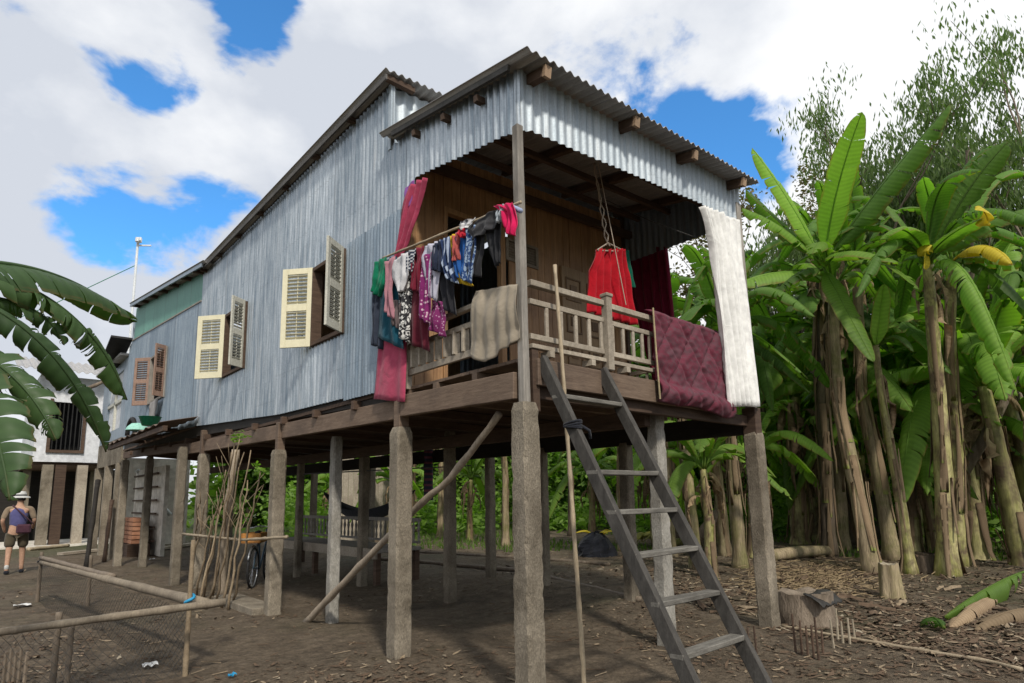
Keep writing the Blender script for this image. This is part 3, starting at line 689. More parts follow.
# ------------------------------------------------------------------ ladder
yz = lambda z: -.05-1.36*(2.5-z)/2.5
ld = thing('wooden_ladder', (.5, -1.4, 0), 'grey weathered wooden ladder leaning up to the porch floor', 'ladder')
for x in (.15, .88):
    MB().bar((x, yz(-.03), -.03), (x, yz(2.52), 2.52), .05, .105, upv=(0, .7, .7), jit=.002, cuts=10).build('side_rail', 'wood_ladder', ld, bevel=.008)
for (px, py) in ((588, 401), (624, 473), (644, 511), (664, 552), (687, 597), (711, 646), (737, 700)):
    # find z on ladder plane at mid
    def row_err(z): q = V((.52, yz(z), z))-CAM; return abs(PY-F_*q.dot(UP)/q.dot(fw)-py)
    best = min((z/200 for z in range(0, 520)), key=row_err)
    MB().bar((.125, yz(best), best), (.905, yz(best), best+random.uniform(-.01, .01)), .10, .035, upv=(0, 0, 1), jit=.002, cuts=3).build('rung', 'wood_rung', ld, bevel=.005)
# tie of cloth round ladder and bamboo
tz = 1.95
kn = MB()
for q in range(4): kn.tube([(.15+.045*cos(a), yz(tz)+.075*sin(a), tz+.01*q+.012*sin(a+q)) for a in [j*2*pi/14 for j in range(15)]], .010, 6)
kn.tube([(.18, yz(tz)-.07, tz), (.23, yz(tz)-.09, tz-.03), (.24, yz(tz)-.09, tz-.09)], .011, 6)
tag(kn.build('cloth_tie', 'dark_cloth', smooth=True), 'dark cloth strip knotted round the left rail of the ladder', 'tie')

def bamboo(name, pts, r, mat, label, cat, nodes=.32, group=None, r2=None):
    pts = [V(p) for p in pts]; L = sum((b-a).length for a, b in zip(pts, pts[1:]))
    n = max(8, int(L/nodes)*4); out = []; rad = []
    def at(s):
        s *= L
        for a, b in zip(pts, pts[1:]):
            l = (b-a).length
            if s <= l+1e-6: return a+(b-a)*(s/l)
            s -= l
        return pts[-1]
    r2 = r2 or r
    for i in range(n+1):
        t = i/n; out.append(at(t)+V([random.uniform(-1, 1)*r*.12 for _ in range(3)])); rr = r+(r2-r)*t; rad.append(rr*(1.22 if i % 4 == 0 else 1))
    o = MB().tube(out, rad, 8).build(name, mat, smooth=True); tag(o, label, cat, group); return o
f0 = G(585, 692)
bamboo('bamboo_pole', [f0-V((0, 0, .05)), P(576, 560, 'y', -.09), P(567, 430, 'y', -.1), P(555, 265, 'y', -.13)], .018, 'bamboo', 'slim pale bamboo pole leaning upright against the porch rail beside the ladder', 'pole', r2=.014)
s0 = G(305, 621)
bamboo('wooden_prop', [s0-V((0, 0, .03)), P(360, 566, 'x', .19), P(398, 527, 'x', .2), P(430, 495, 'x', .2), P(446, 484, 'x', .2), P(470, 452, 'x', .2), P(500, 414, 'x', .2)], .04, 'bark_pale', 'crooked branch propped diagonally from the ground up to the porch floor beam', 'branch prop', nodes=.6, r2=.028)
# horizontal pole tied by the branches, left
bamboo('crossbar_pole', [P(183, 534, 'x', -.2), P(240, 540, 'x', -.18), P(287, 537, 'x', -.14)], .022, 'bamboo', 'thin horizontal pole tied across the stilts behind the stick bundle', 'pole', r2=.018)

# ------------------------------------------------------------------ clothes
def cloth(name, L, R, ax, val, mat, label, cat, parent=None, folds=5, amp=.015, nu=22, nv=26, thick=.006, group=None, ph=0, offs=None, ragged=0, gather=0, hem=None):
    """cloth between a left and a right edge, each given as sightings on the plane it hangs in"""
    def edge(e, t):
        s = t*(len(e)-1); i = min(int(s), len(e)-2); f = s-i
        return (e[i][0]+(e[i+1][0]-e[i][0])*f, e[i][1]+(e[i+1][1]-e[i][1])*f)
    g = []; i3 = 'xyz'.index(ax)
    for j in range(nv+1):
        t = j/nv; a = edge(L, t); b = edge(R, t); row = []
        for i in range(nu+1):
            u = i/nu; q = (a[0]+(b[0]-a[0])*u, a[1]+(b[1]-a[1])*u+(hem(u)*t*t if hem else 0)+(1.1*noise.noise((u*3+ph, 1, 2))*t*t))
            p = P(q[0], q[1], ax, val)
            o = amp*(sin(u*folds*2*pi+ph+1.5*noise.noise((u*2, t*1.5, ph)))*(.35+.65*t if not gather else 1)+1.2*noise.noise((u*3.1+ph, t*3, 1.7)))
            if offs: o += offs(u, t)
            p[i3] += o; row.append(tuple(p))
        g.append(row)
    th = [0, 0, 0]; th[i3] = thick
    mb = MB(); mb.grid(g, thick=th)
    o = mb.build(name, mat, parent, smooth=True)
    if parent is None: tag(o, label, cat, group)
    return o
cm = clothmat
GA = 'laundry drying on the bamboo clothes pole'
pl0 = P(383, 258, 'x', -.13); pl1 = P(521, 202, 'x', -.10)
pole = bamboo('clothes_pole', [pl0, P(440, 235, 'x', -.125), pl1], .011, 'bamboo', 'bamboo clothes pole slung between the house wall and the porch corner post', 'clothes pole')
def gar(name, L, R, val, mat, label, cat='garment', **k):
    # every piece goes over the pole: a short back flap hangs behind it
    o = cloth(name, L, R, 'x', val, mat, label, cat, group=GA, folds=k.pop('folds', 2.6), amp=k.pop('amp', .022), ph=random.uniform(0, 6), nu=14, nv=20, **k)
    return o
gar('trousers', [(373, 272), (373, 345)], [(384, 270), (381, 349)], -.10, cm('navy_grey', (.035, .045, .07)), 'dark navy trousers hanging leftmost under the green shirt')
gar('shirt', [(374, 262), (372, 292)], [(386, 257), (386, 285), (379, 297)], -.15, cm('emerald', (.0, .17, .085)), 'green shirt at the left end of the clothes pole', 'shirt')
gar('dress', [(381, 262), (380, 300), (377, 337)], [(396, 256), (400, 300), (405, 350)], -.13, cm('teal', (.005, .07, .11)), 'long teal dress hanging beside the green shirt')
gar('shirt', [(385, 262), (385, 290), (386, 312)], [(394, 256), (392, 290), (394, 320)], -.17, cm('pale_pink', (.42, .20, .24)), 'dusty pink shirt hanging between teal dress and white tee', 'shirt')
gar('blouse', [(393, 300), (394, 326)], [(403, 300), (402, 330)], -.15, cm('grey_brown', (.13, .1, .1)), 'small grey brown cloth below the pink shirt', 'cloth')
gar('trousers', [(399, 268), (400, 300), (400, 338)], [(412, 262), (409, 300), (408, 342)], -.15, cm('black_white_flower', (.03, .03, .035), (.7, .7, .68), 'flower', 22), 'black and white flowered trousers hanging behind the white tee')
gar('tee_shirt', [(394, 260), (392, 278), (397, 292)], [(407, 252), (410, 275), (405, 291)], -.18, cm('white_cotton', (.62, .62, .64)), 'plain white tee shirt hanging over flowered trousers', 'tee shirt')
gar('cloth_strip', [(403, 254), (405, 262), (407, 268)], [(415, 248), (415, 262), (413, 273)], -.165, cm('navy_stripes', (.03, .04, .07), (.5, .52, .55), 'stripe', 180), 'navy and white striped top right of the white tee', 'top')
gar('trousers', [(410, 256), (408, 300), (406, 342)], [(426, 252), (428, 300), (430, 352)], -.12, cm('maroon_dark', (.115, .012, .025)), 'long dark maroon trousers reaching lowest on the clothes pole')
gar('shirt', [(411, 250), (412, 268), (411, 290)], [(424, 246), (422, 268), (419, 292)], -.155, cm('maroon', (.18, .015, .035)), 'maroon shirt hanging over the maroon trousers', 'shirt')
gar('dress', [(420, 258), (418, 290), (419, 318)], [(431, 252), (431, 290), (432, 326)], -.17, cm('purple_flower', (.20, .02, .13), (.6, .42, .5), 'dots', 30), 'purple dress printed with small pale flowers, fully visible')
gar('trousers', [(432, 300), (431, 330)], [(445, 302), (443, 337)], -.145, cm('purple_print', (.19, .025, .12), (.45, .25, .38), 'dots', 40), 'short purple printed trousers lower down beneath the black dress')
gar('shirt', [(425, 246), (424, 260), (428, 295)], [(439, 240), (440, 262), (437, 302)], -.16, cm('lilac_white', (.50, .50, .60)), 'lilac white shirt between purple dress and black dress', 'shirt')
gar('dress', [(434, 245), (434, 275), (440, 306)], [(448, 238), (452, 275), (456, 316)], -.13, cm('black_cotton', (.022, .022, .028)), 'black dress hanging near the middle of the clothes pole')
gar('sleeve_top', [(432, 246), (433, 270)], [(441, 240), (441, 272)], -.18, cm('ink', (.02, .028, .055)), 'ink blue short top in front of the black dress', 'top')
gar('shirt', [(441, 240), (443, 262), (449, 280)], [(449, 236), (450, 262), (457, 284)], -.17, cm('navy_white', (.02, .04, .11), (.35, .42, .55), 'vstripe', 110), 'dark blue shirt with pale stripes left of the yellow shirt', 'shirt')
gar('shirt', [(446, 238), (450, 265), (451, 281)], [(458, 233), (459, 262), (475, 287)], -.13, cm('yellow_cotton', (.62, .42, .02)), 'yellow shirt with its hem showing below the blue shirts', 'shirt')
gar('shirt', [(452, 236), (454, 262)], [(459, 231), (459, 260)], -.165, cm('coral', (.45, .10, .09)), 'narrow coral red top beside the yellow shirt', 'top')
gar('shirt', [(457, 233), (455, 262), (459, 278)], [(467, 228), (466, 262), (466, 281)], -.15, cm('royal_blue', (.02, .10, .34)), 'bright blue shirt right of the coral top', 'shirt')
gar('shirt', [(466, 230), (464, 262), (463, 280)], [(476, 225), (475, 262), (473, 284)], -.165, cm('blue_print', (.03, .07, .20), (.3, .4, .55), 'flower', 25), 'blue printed shirt next to the black trousers', 'shirt')
gar('cloth', [(457, 224), (460, 232)], [(475, 217), (472, 226)], -.175, cm('white_spotted', (.65, .65, .66), (.1, .1, .12), 'dots', 22), 'small white spotted cloth folded over the pole', 'cloth')
gar('cloth', [(459, 230), (460, 238)], [(466, 227), (465, 236)], -.185, cm('red_bit', (.5, .02, .04)), 'small red cloth under the white spotted cloth', 'cloth')
gar('trousers', [(471, 228), (470, 250), (470, 274)], [(486, 224), (482, 250), (478, 277)], -.14, cm('charcoal', (.03, .031, .036)), 'left black trouser leg piece hanging under the charcoal shirt', 'trousers')
gar('trousers', [(486, 222), (489, 250), (495, 268)], [(501, 213), (500, 240), (500, 262)], -.14, cm('charcoal_b', (.028, .029, .033)), 'black cloth hanging nearest the porch post under the charcoal shirt', 'trousers')
gar('shirt', [(468, 226), (470, 240)], [(500, 207), (498, 226)], -.175, cm('charcoal_shirt', (.045, .045, .05)), 'charcoal shirt spread wide over the pole near the post', 'shirt')
gar('cloth', [(497, 208), (497, 224)], [(504, 204), (501, 220)], -.185, cm('light_grey', (.4, .45, .5)), 'light grey rag pinned between charcoal shirt and pink scarf', 'rag')
gar('scarf', [(493, 206), (503, 212), (505, 226), (505, 233)], [(512, 202), (514, 208), (516, 224), (515, 236)], -.19, cm('hot_pink', (.62, .012, .10)), 'hot pink scarf knotted at the right end of the pole', 'scarf')
tag(MB().tube([P(512, 207, 'x', -.13), P(521, 211, 'x', -.13)], .02, 8).build('cloth_roll', cm('pale_blue', (.35, .42, .62)), smooth=True), 'pale blue cloth scrap at the porch post beside the pink scarf', 'cloth')

# long pink curtain: rolled at top, hangs in front of the wall end
pk = cm('rose_curtain', (.42, .06, .12)); pk2 = cm('violet_curtain', (.27, .10, .36))
cu = thing('curtain', (0, 1.7, 2.5), 'long rose pink curtain hanging at the end of the metal wall behind the laundry', 'curtain')
cloth('upper_drape', [(409, 186), (400, 225), (394, 262)], [(427, 178), (414, 225), (402, 262)], 'x', -.06, pk, '', '', parent=cu, folds=3, amp=.03, gather=1)
cloth('violet_lining', [(405, 188), (404, 214)], [(414, 180), (411, 205)], 'x', -.05, pk2, '', '', parent=cu, folds=1, amp=.01)
cloth('lower_drape', [(383, 262), (381, 310), (378, 350), (373, 399)], [(404, 258), (405, 310), (406, 350), (406, 402)], 'x', -.07, pk, '', '', parent=cu, folds=2, amp=.018)

cloth('towel', [(476, 291), (473, 320), (469, 356)], [(517, 284), (519, 315), (520, 345)], 'x', -.06, cm('beige_towel', (.36, .31, .24)), 'beige towel draped over the porch side rail next to the corner post', 'towel', folds=4.5, amp=.014, thick=.003, offs=lambda u, t: -.03*sin(pi*min(1, t*1.3)), hem=lambda u: 9*sin(pi*min(1, u*1.5))-7*max(0, u-.7)*3, nu=40)
# lower hem dips in the middle
cloth('towel_hem', [(469.5, 354), (472, 357)], [(519, 343), (507, 352)], 'x', -.065, cm('beige_hem', (.40, .35, .28)), '', '', parent=bpy.data.objects['towel'], folds=2, amp=.01, offs=None) if False else None

# quilt
def quilt():
    nu, nv = 96, 72; g = []
    for j in range(nv+1):
        t = j/nv; row = []
        for i in range(nu+1):
            u = i/nu
            z = 3.215-.9*t-.045*u*t; zoff = .02*noise.noise((u*4, t*2, 0)); x = 1.61+1.36*u+.02*t
            z += -.035*t*sin(u*9)*u
            a = abs(sin((u*3.4+t*1.9)*pi)); b = abs(sin((u*3.4-t*1.9)*pi)); q = min(a, b)
            puff = .030*(min(1, q*2.2)**.6)
            y = -.075-puff-.02*noise.noise((u*5, t*5, 3))-.012*noise.noise((u*18, t*18, 3))
            if t > .78: y -= .055*sin((t-.78)/.22*pi)
            if t < .05: y += .06*(1-t/.05)
            row.append((x, y, z+zoff*t))
        g.append(row)
    mb = MB(); mb.grid(g, thick=(0, .025, 0))
    m, nt = newmat('crimson_quilt'); k = N(nt); uv = k.n('ShaderNodeTexCoord').outputs['UV']
    s = k.n('ShaderNodeSeparateXYZ', i={0: uv}); u, t = s.outputs[0], s.outputs[1]
    U = k.math('MULTIPLY', u, 3.4*pi); T = k.math('MULTIPLY', t, 1.9*pi)
    a = k.math('ABSOLUTE', k.math('SINE', k.math('ADD', U, T))); b = k.math('ABSOLUTE', k.math('SINE', k.math('SUBTRACT', U, T)))
    q = k.math('MINIMUM', a, b)
    n1 = k.noise(uv, 7, 6, .7, 1.5); n2 = k.noise(uv, 40, 4, .6)
    c = k.mix(k.ramp(n1, .42, .58), (.115, .010, .028), (.085, .028, .04)); c = k.mix(k.ramp(n2, .5, .7, 0, .5), c, (.07, .038, .046))
    c = k.mix(k.ramp(q, .0, .05, .35, 0), c, (.26, .10, .13))
    bp = k.n('ShaderNodeBump', i={'Strength': .3, 'Distance': .01, 'Height': n2}).outputs[0]
    p = k.n('ShaderNodeBsdfPrincipled', i={'Base Color': c, 'Roughness': .85, 'Normal': bp}); k.n('ShaderNodeOutputMaterial', i={0: p.outputs[0]})
    o = mb.build('quilt', m, smooth=True); tag(o, 'crimson diamond stitched quilt hung over the front porch rail', 'quilt')
    MB().tube([(1.61, -.10, 3.21), (1.615, -.105, 2.8), (1.63, -.11, 2.33)], .009, 6).build('piping', cm('tan_piping', (.4, .33, .2)), o)
quilt()
# white drape at the right end of the porch
cloth('drape', [(697, 208), (706, 250), (714, 320), (724, 408)], [(738, 222), (741, 260), (748, 320), (756, 407)], 'y', -.07, cm('white_drape', (.87, .87, .85), trans=.15), 'tall white drape hanging at the right end of the porch', 'drape', folds=2, amp=.02, nu=160, nv=44, thick=.003, offs=lambda u, t: -.075*abs(sin((u**.85+.05*noise.noise((u*3, t*2.2, 0)))*9*pi+t*.6))**.8*(1-.72*sm(.5, .62, u))-.05*sin(u*pi)*t-.02)
cloth('plastic_bag', [(735, 316), (736, 330), (738, 341)], [(740, 312), (745, 328), (744, 342)], 'y', .02, cm('pink_white_bag', (.5, .35, .38), (.6, .08, .15), 'flower', 20), 'small pink and white bag behind the right edge of the white drape', 'bag', folds=1, amp=.03)
# red skirt on a hanger
YS = .45
cloth('skirt', [(597, 249), (590, 270), (588, 312)], [(624, 250), (629, 275), (636, 326)], 'y', YS, cm('scarlet', (.40, .006, .016)), 'bright red skirt hanging from a rope inside the porch', 'skirt', folds=6, amp=.034, gather=1, nu=50, nv=30)
cloth('green_top', [(620, 252), (622, 285)], [(629, 250), (635, 288)], 'y', YS+.12, cm('bottle_green', (.0, .10, .06)), 'dark green top hanging just behind the red skirt', 'top', folds=2)
hg = thing('hanging_rope', P(607, 240, 'y', YS), 'knotted rope dropping from the porch ceiling to the skirt hanger', 'rope')
tw = []; a0 = P(594, 163, 'y', YS); a1 = P(608, 246, 'y', YS)
for q in (0, 1):
    MB().tube([a0+(a1-a0)*(i/16)+V((.012*sin(i*1.3+q*3), .01*cos(i*1.3+q*3), 0))*(1+(i > 8)) for i in range(17)], .007, 6).build('strand', 'rope', hg, smooth=True)
MB().tube([P(597, 250, 'y', YS), P(608, 243, 'y', YS), P(624, 251, 'y', YS)], .008, 6).tube([P(598, 250.5, 'y', YS), P(624, 251.5, 'y', YS)], .008, 6).build('hanger', 'rope', hg)
tag(MB().tube([P(598, 163, 'y', .4), P(626, 305, 'y', .3)], .005, 5).build('cord', 'rope'), 'thin straight cord slanting down past the red skirt', 'cord')
w0 = P(606, 200, 'y', .9); w1 = P(697, 238, 'y', .05)
tag(MB().tube([w0, (w0+w1)/2-V((0, 0, .03)), w1], .005, 5).build('clothes_wire', 'wire'), 'thin wire stretched across the open porch toward the white drape', 'wire')
cloth('curtain', [(629, 250), (631, 290), (640, 330), (650, 370), (658, 408)], [(667, 247), (671, 290), (675, 330), (678, 370), (680, 420)], 'x', HX+.02, cm('wine_curtain', (.16, .008, .03)), 'dark wine red curtain hanging at the far side of the porch', 'curtain', folds=5, amp=.03, nu=50, nv=30, gather=1)

# ------------------------------------------------------------------ banana leaves
def bez(a, b, c, t): return a*(1-t)**2+b*(2*t*(1-t))+c*t*t
def leaf_into(mb, base, mid, tip, W, rnd, droop=.5, tear=.35, fold=.25, pet=.12, n=34, twist=0, tint=None, nrm=None, ragged=.0, mi=0, keel=0.0):
    """one banana leaf: midrib as a bezier curve, blade of strips torn along the side veins"""
    base, mid, tip = V(base), V(mid), V(tip)
    L = (mid-base).length+(tip-mid).length
    pts = [bez(base, mid, tip, i/n) for i in range(n+1)]
    tn = rnd.uniform(.02, 1) if tint is None else tint
    mb.tube([p for p in pts], [W*.075*(1-.85*i/n)+.003 for i in range(n+1)], 5, tint=max(.5, tn), mi=mi)
    k0 = int(n*pet)
    for s in (-1, 1):
        i = k0; dd = 0; 
        while i < n:
            ln = 1 if rnd.random() < tear*.5 else rnd.choice((2, 3, 5, 7)) if rnd.random() < tear else rnd.choice((6, 8, 11))
            j1 = min(n, i+ln); dd = rnd.uniform(-.25, .55)*tear; sk = rnd.uniform(.0, .35)*tear; shrink = rnd.uniform(1-ragged, 1); gap = W*tear*rnd.uniform(.02, .22)
            g = []; uv = []; m = 5
            for q in range(i, j1+1):
                t = (q-k0)/(n-k0); d = (pts[min(q+1, n)]-pts[max(q-1, 0)]).normalized()
                up = V(nrm) if nrm else V((0, 0, 1))
                if abs(d.dot(up)) > .97: up = V((d.y+.01, -d.x, .1))
                sd = d.cross(up).normalized(); u = sd.cross(d).normalized()
                a = twist*t; sd2 = sd*cos(a)+u*sin(a); u2 = u*cos(a)-sd*sin(a)
                prof = (min(1, t*4+.15)**.6)*(1-.12*t)*(max(0.0, 1-((t-.55)/.45)**2.3)**.6 if t > .55 else 1)
                w = W*prof*shrink; edge = (q == i or q == j1) and rnd.random() < tear
                if edge: w *= rnd.uniform(.86, 1)
                row = []
                for c_ in range(m+1):
                    x = c_/m; ang = fold*(-.9)+ (droop+dd)*x*1.2
                    # keel up near rib, droop outward
                    yy = w*x; h = yy*math.sin(-ang)*1.0
                    pp = pts[q]+sd2*(s*yy*math.cos(min(1.4, abs(ang))))+u2*h+d*(yy*(.28+sk*x))+u2*(W*.02*noise.noise((q*.9, c_*.5, tn*9)))+V((0, 0, -keel*yy*x))
                    if q == i and i > k0: pp += d*gap*x*x
                    if q == j1 and j1 < n: pp -= d*gap*x*x
                    if c_ == m: pp += sd2*s*W*tear*rnd.uniform(-.10, .03)
                    row.append(pp); uv.append((t*L/2.2, s*x))
                g.append(row)
            if len(g) > 1: mb.grid(g, uv=uv, tint=max(.01, min(1, tn+rnd.uniform(-.15, .15))), mi=mi)
            i = j1
def crown(mb, top, n, R, rnd, up=1.3, W=.3, dead=0, tear=.4, lo=.3, **k):
    a0 = rnd.uniform(0, 6)
    for i in range(n):
        a = a0+i*2.4+rnd.uniform(-.25, .25); e = rnd.uniform(.1, 1)        # e: 1 = upright
        e = 1-i/n*(1-lo)+rnd.uniform(-.1, .1)
        L = R*rnd.uniform(.85, 1.15); d = V((cos(a), sin(a), 0))
        b = V(top)+d*.05
        sx = rnd.uniform(-.25, .25)*L; tip = b+d*L*(.98-.58*abs(e))+V((-d.y, d.x, 0))*sx+V((0, 0, L*(1.25*e-.45)))
        mid = b+d*L*(.38-.22*e)+V((0, 0, L*(.45+.35*e)))
        leaf_into(mb, b, mid, tip, W*rnd.uniform(.85, 1.15), rnd, droop=rnd.uniform(.2, .8), tear=min(1, tear*rnd.uniform(.4, 1.5)), pet=.13, n=30, ragged=.12, **k)
    
def deadleaves(mb, top, n, rnd, L=1.1, W=.13):
    for i in range(n):
        a = rnd.uniform(0, 6.28); d = V((cos(a), sin(a), 0)); b = V(top)+d*.09+V((0, 0, rnd.uniform(-.5, .1))); l = L*rnd.uniform(.5, 1.1)
        leaf_into(mb, b, b+d*.35+V((0, 0, .1)), b+d*rnd.uniform(.12, .3)-V((0, 0, l)), W*rnd.uniform(.6, 1.2), rnd, droop=1.1, tear=.9, fold=-.3, n=10, ragged=.4)
def stemmesh(mb, pts, r0_, r1_, rnd, seg=10, flakes=6):
    pts = [V(p) for p in pts]; n = 22; out = []; rad = []
    L = [0]
    for a, b in zip(pts, pts[1:]): L.append(L[-1]+(b-a).length)
    for i in range(n+1):
        s = L[-1]*i/n; j = max(q for q in range(len(pts)-1) if L[q] <= s+1e-9); f = (s-L[j])/(L[j+1]-L[j])
        out.append(pts[j]+(pts[j+1]-pts[j])*f); t = i/n
        rad.append((r0_+(r1_-r0_)*t)*(1+.35*max(0, .08-t)/.08)*(1+rnd.uniform(-.05, .05)))
    mb.tube(out, rad, seg, bump=.05)
    fk = MB()
    for q in range(flakes):     # dry sheath strips peeling from the stem, loose at their lower or upper end
        i = rnd.randrange(0, n-7); a = rnd.uniform(0, 6.28); ln_ = rnd.choice((4, 5, 6, 7)); g = []; loose = rnd.random() < .6; k_ = rnd.uniform(.1, .7); wd = rnd.uniform(.2, .55)
        for z in range(ln_+1):
            u = z/ln_; lo_ = (1-u) if loose else u; p = out[i+z]; r = rad[i+z]*(1.04+k_*lo_**2.2); w2 = wd*(1-.75*lo_**1.5); a2 = a+.25*lo_*sin(q)
            g.append([p+V((cos(a2+w_*w2), sin(a2+w_*w2), 0))*r*(1+.05*(abs(w_) < .9)) for w_ in (-1, -.35, .35, 1)])
        fk.grid(g, thick=(0, 0, .003), tint=rnd.uniform(.05, 1))
    return fk
BG = 'banana plants of the grove beside the house'
def banana(name, basept, pts, r0_, r1_, mat, label, leaves=None, ncrown=0, R=2.2, seed=1, lmat='leaf_mid', dead=4, W=.235, lo=-.1, flakes=13, group=BG, tear=.95):
    rnd = random.Random(seed); t = thing(name, basept, label, 'banana plant', group)
    mb = MB(); fk = stemmesh(mb, pts, r0_, r1_, rnd, flakes=flakes); mb.build('stem', mat, t, smooth=True); fk.build('dry_sheath', 'leaf_dead', t, smooth=True)
    if ncrown or leaves:
        for L in (leaves or []):
            m2 = MB(); leaf_into(m2, L['b'], L['m'], L['t'], L.get('W', W), rnd, droop=L.get('droop', .5), tear=L.get('tear', .35), fold=L.get('fold', .25), twist=L.get('twist', 0), nrm=L.get('n'), n=L.get('N', 40), ragged=L.get('rag', .05), keel=L.get('keel', 0))
            m2.build('leaf', L.get('mat', lmat), t, smooth=True)
        if ncrown:
            m3 = MB(); crown(m3, pts[-1], ncrown, R, rnd, W=W, lo=lo, tear=tear); m3.build('leaf_crown', lmat, t, smooth=True)
    if dead: m4 = MB(); deadleaves(m4, V(pts[-1])-V((0, 0, .15)), dead, rnd); m4.build('dead_leaves', 'leaf_dead', t, smooth=True)
    return t
def D(px, py, dist):   # point on a sight line at a given distance from the eye
    return CAM+ray(px, py).normalized()*dist
dg = 12.9
def lf(b, m, t, d0=dg, d1=dg, dm=None, **k):
    q = dict(b=D(*b, d0), m=D(*m, dm or (d0+d1)/2), t=D(*t, d1)); q.update(k); return q
g1 = G(829, 556); g2 = G(873, 572); g3 = G(893, 560); g4 = G(911, 574); g5 = G(917, 545); g6 = G(947, 575); g7 = G(960, 566)
CV = (-.6, -.5, .6)
def ln(p): return (p-CAM).length
banana('banana_plant', g1, [g1-V((0, 0, .1)), D(826, 470, ln(g1)), D(822, 390, ln(g1)), D(820, 325, ln(g1)+.1), D(824, 250, ln(g1)+.1)], .16, .12, 'stem_dark', 'banana plant with thick dark stem wrapped in dead leaves, nearest the house', [
    lf((824, 262), (832, 190), (862, 112), 13.2, 12.6, W=.27, mat='leaf_bright', tear=.25, droop=.2, fold=.5, n=(-.75, -.55, .1)),
    lf((822, 262), (795, 205), (752, 148), 13.2, 13, W=.24, mat='leaf_bright', tear=.3, n=(-.5, -.7, .5)),
    lf((820, 265), (790, 225), (742, 208), 13.2, 12.4, W=.28, mat='leaf_bright', tear=.7, n=(-.4, -.6, .9)),
    lf((822, 270), (800, 262), (768, 300), 13.2, 12.2, W=.30, mat='leaf_mid', tear=.5),
    lf((822, 275), (780, 265), (738, 285), 13.2, 12.2, W=.32, mat='leaf_bright', tear=.4, n=(-.4, -.4, 1)),
    lf((826, 262), (870, 196), (950, 104), 13.2, 13.2, W=.36, mat='leaf_mid', tear=.7, n=(-.3, -.5, .7), droop=.7, N=52),
    lf((826, 265), (842, 240), (898, 262), 13.2, 11.9, W=.33, mat='leaf_bright', tear=.15),
    lf((824, 268), (836, 290), (874, 362), 13.2, 11.6, W=.23, mat='leaf_bright', tear=.15, droop=.3, n=(-.5, -.6, .9)),
    lf((820, 262), (772, 214), (746, 190), 13.3, 13.8, W=.3, mat='leaf_mid', tear=.3),
    ], ncrown=9, R=2.1, seed=3, dead=22, flakes=34)
banana('banana_plant', g2, [g2-V((0, 0, .1)), D(857, 490, ln(g2)), D(840, 410, ln(g2)+.1), D(834, 340, ln(g2)+.2), D(833, 290, ln(g2)+.4)], .15, .09, 'stem_brown', 'leaning fibrous banana stem just right of the dark dead-leaf stem', ncrown=9, R=2.1, seed=5, lmat='leaf_bright', dead=6, flakes=20)
banana('banana_plant', g3, [g3-V((0, 0, .1)), D(880, 480, ln(g3)), D(862, 390, ln(g3)+.1), D(858, 300, ln(g3)+.2), D(856, 270, ln(g3)+.4)], .16, .09, 'stem_brown', 'banana plant with pale brown fibrous stem behind the cut stump', ncrown=10, R=2.3, seed=6, dead=6, lmat='leaf_mid', flakes=20)
banana('banana_plant', g4, [g4-V((0, 0, .1)), D(897, 480, ln(g4)), D(884, 410, ln(g4)), D(878, 370, ln(g4)), D(876, 345, ln(g4))], .11, .055, 'stem_green', 'slim yellow green banana plant with one rolled upright leaf', [
    lf((876, 350), (878, 320), (884, 284), ln(g4), ln(g4)-.2, W=.17, mat='leaf_bright', tear=.0, fold=1.0, n=(-.7, -.6, 0)),
    lf((876, 350), (898, 320), (914, 352), ln(g4), ln(g4)-.5, W=.12, mat='leaf_mid'),
    ], seed=8, dead=2, flakes=8)
banana('banana_plant', g5, [g5-V((0, 0, .1)), D(916, 450, ln(g5)), D(916, 340, ln(g5)), D(914, 290, ln(g5))], .14, .10, 'stem_green', 'straight banana plant in the middle of the grove, set back behind the others', ncrown=11, R=2.5, seed=10, dead=5)
banana('banana_plant', g6, [g6-V((0, 0, .1)), D(944, 480, ln(g6)), D(938, 390, ln(g6)), D(932, 325, ln(g6)), D(928, 265, ln(g6))], .17, .085, 'stem_green', 'thick yellow green banana plant with long arching torn leaf to the right', [
    lf((930, 275), (960, 214), (1018, 396), ln(g6), ln(g6)-1.2, W=.29, mat='leaf_bright', tear=.95, droop=.9, N=56, n=(-.3, -.6, .8)),
    lf((928, 262), (930, 230), (945, 178), ln(g6), ln(g6), W=.07, mat='leaf_bright', tear=0, fold=1, n=(-.7, -.6, 0)),
    lf((930, 262), (905, 210), (880, 240), ln(g6), ln(g6)-1, W=.3, mat='leaf_bright', tear=.3),
    lf((930, 262), (960, 190), (1008, 142), ln(g6), ln(g6)+.3, W=.30, mat='leaf_mid', tear=.7, n=(-.3, -.6, .5), droop=.5),
    lf((930, 262), (975, 220), (1040, 205), ln(g6), ln(g6), W=.30, mat='leaf_mid', tear=.8, n=(-.2, -.5, .8), droop=.6),
    lf((928, 258), (945, 232), (984, 218), ln(g6), ln(g6)-.8, W=.22, mat='leaf_mid', tear=.2),
    lf((928, 262), (922, 225), (926, 270), ln(g6), ln(g6)-.5, W=.14, mat='leaf_yellow', tear=.1),
    lf((975, 208), (983, 202), (990, 226), ln(g6)-.8, ln(g6)-.9, W=.22, mat='leaf_yellow', tear=.1, N=14),
    ], ncrown=8, R=2.3, seed=12, dead=3, flakes=14)
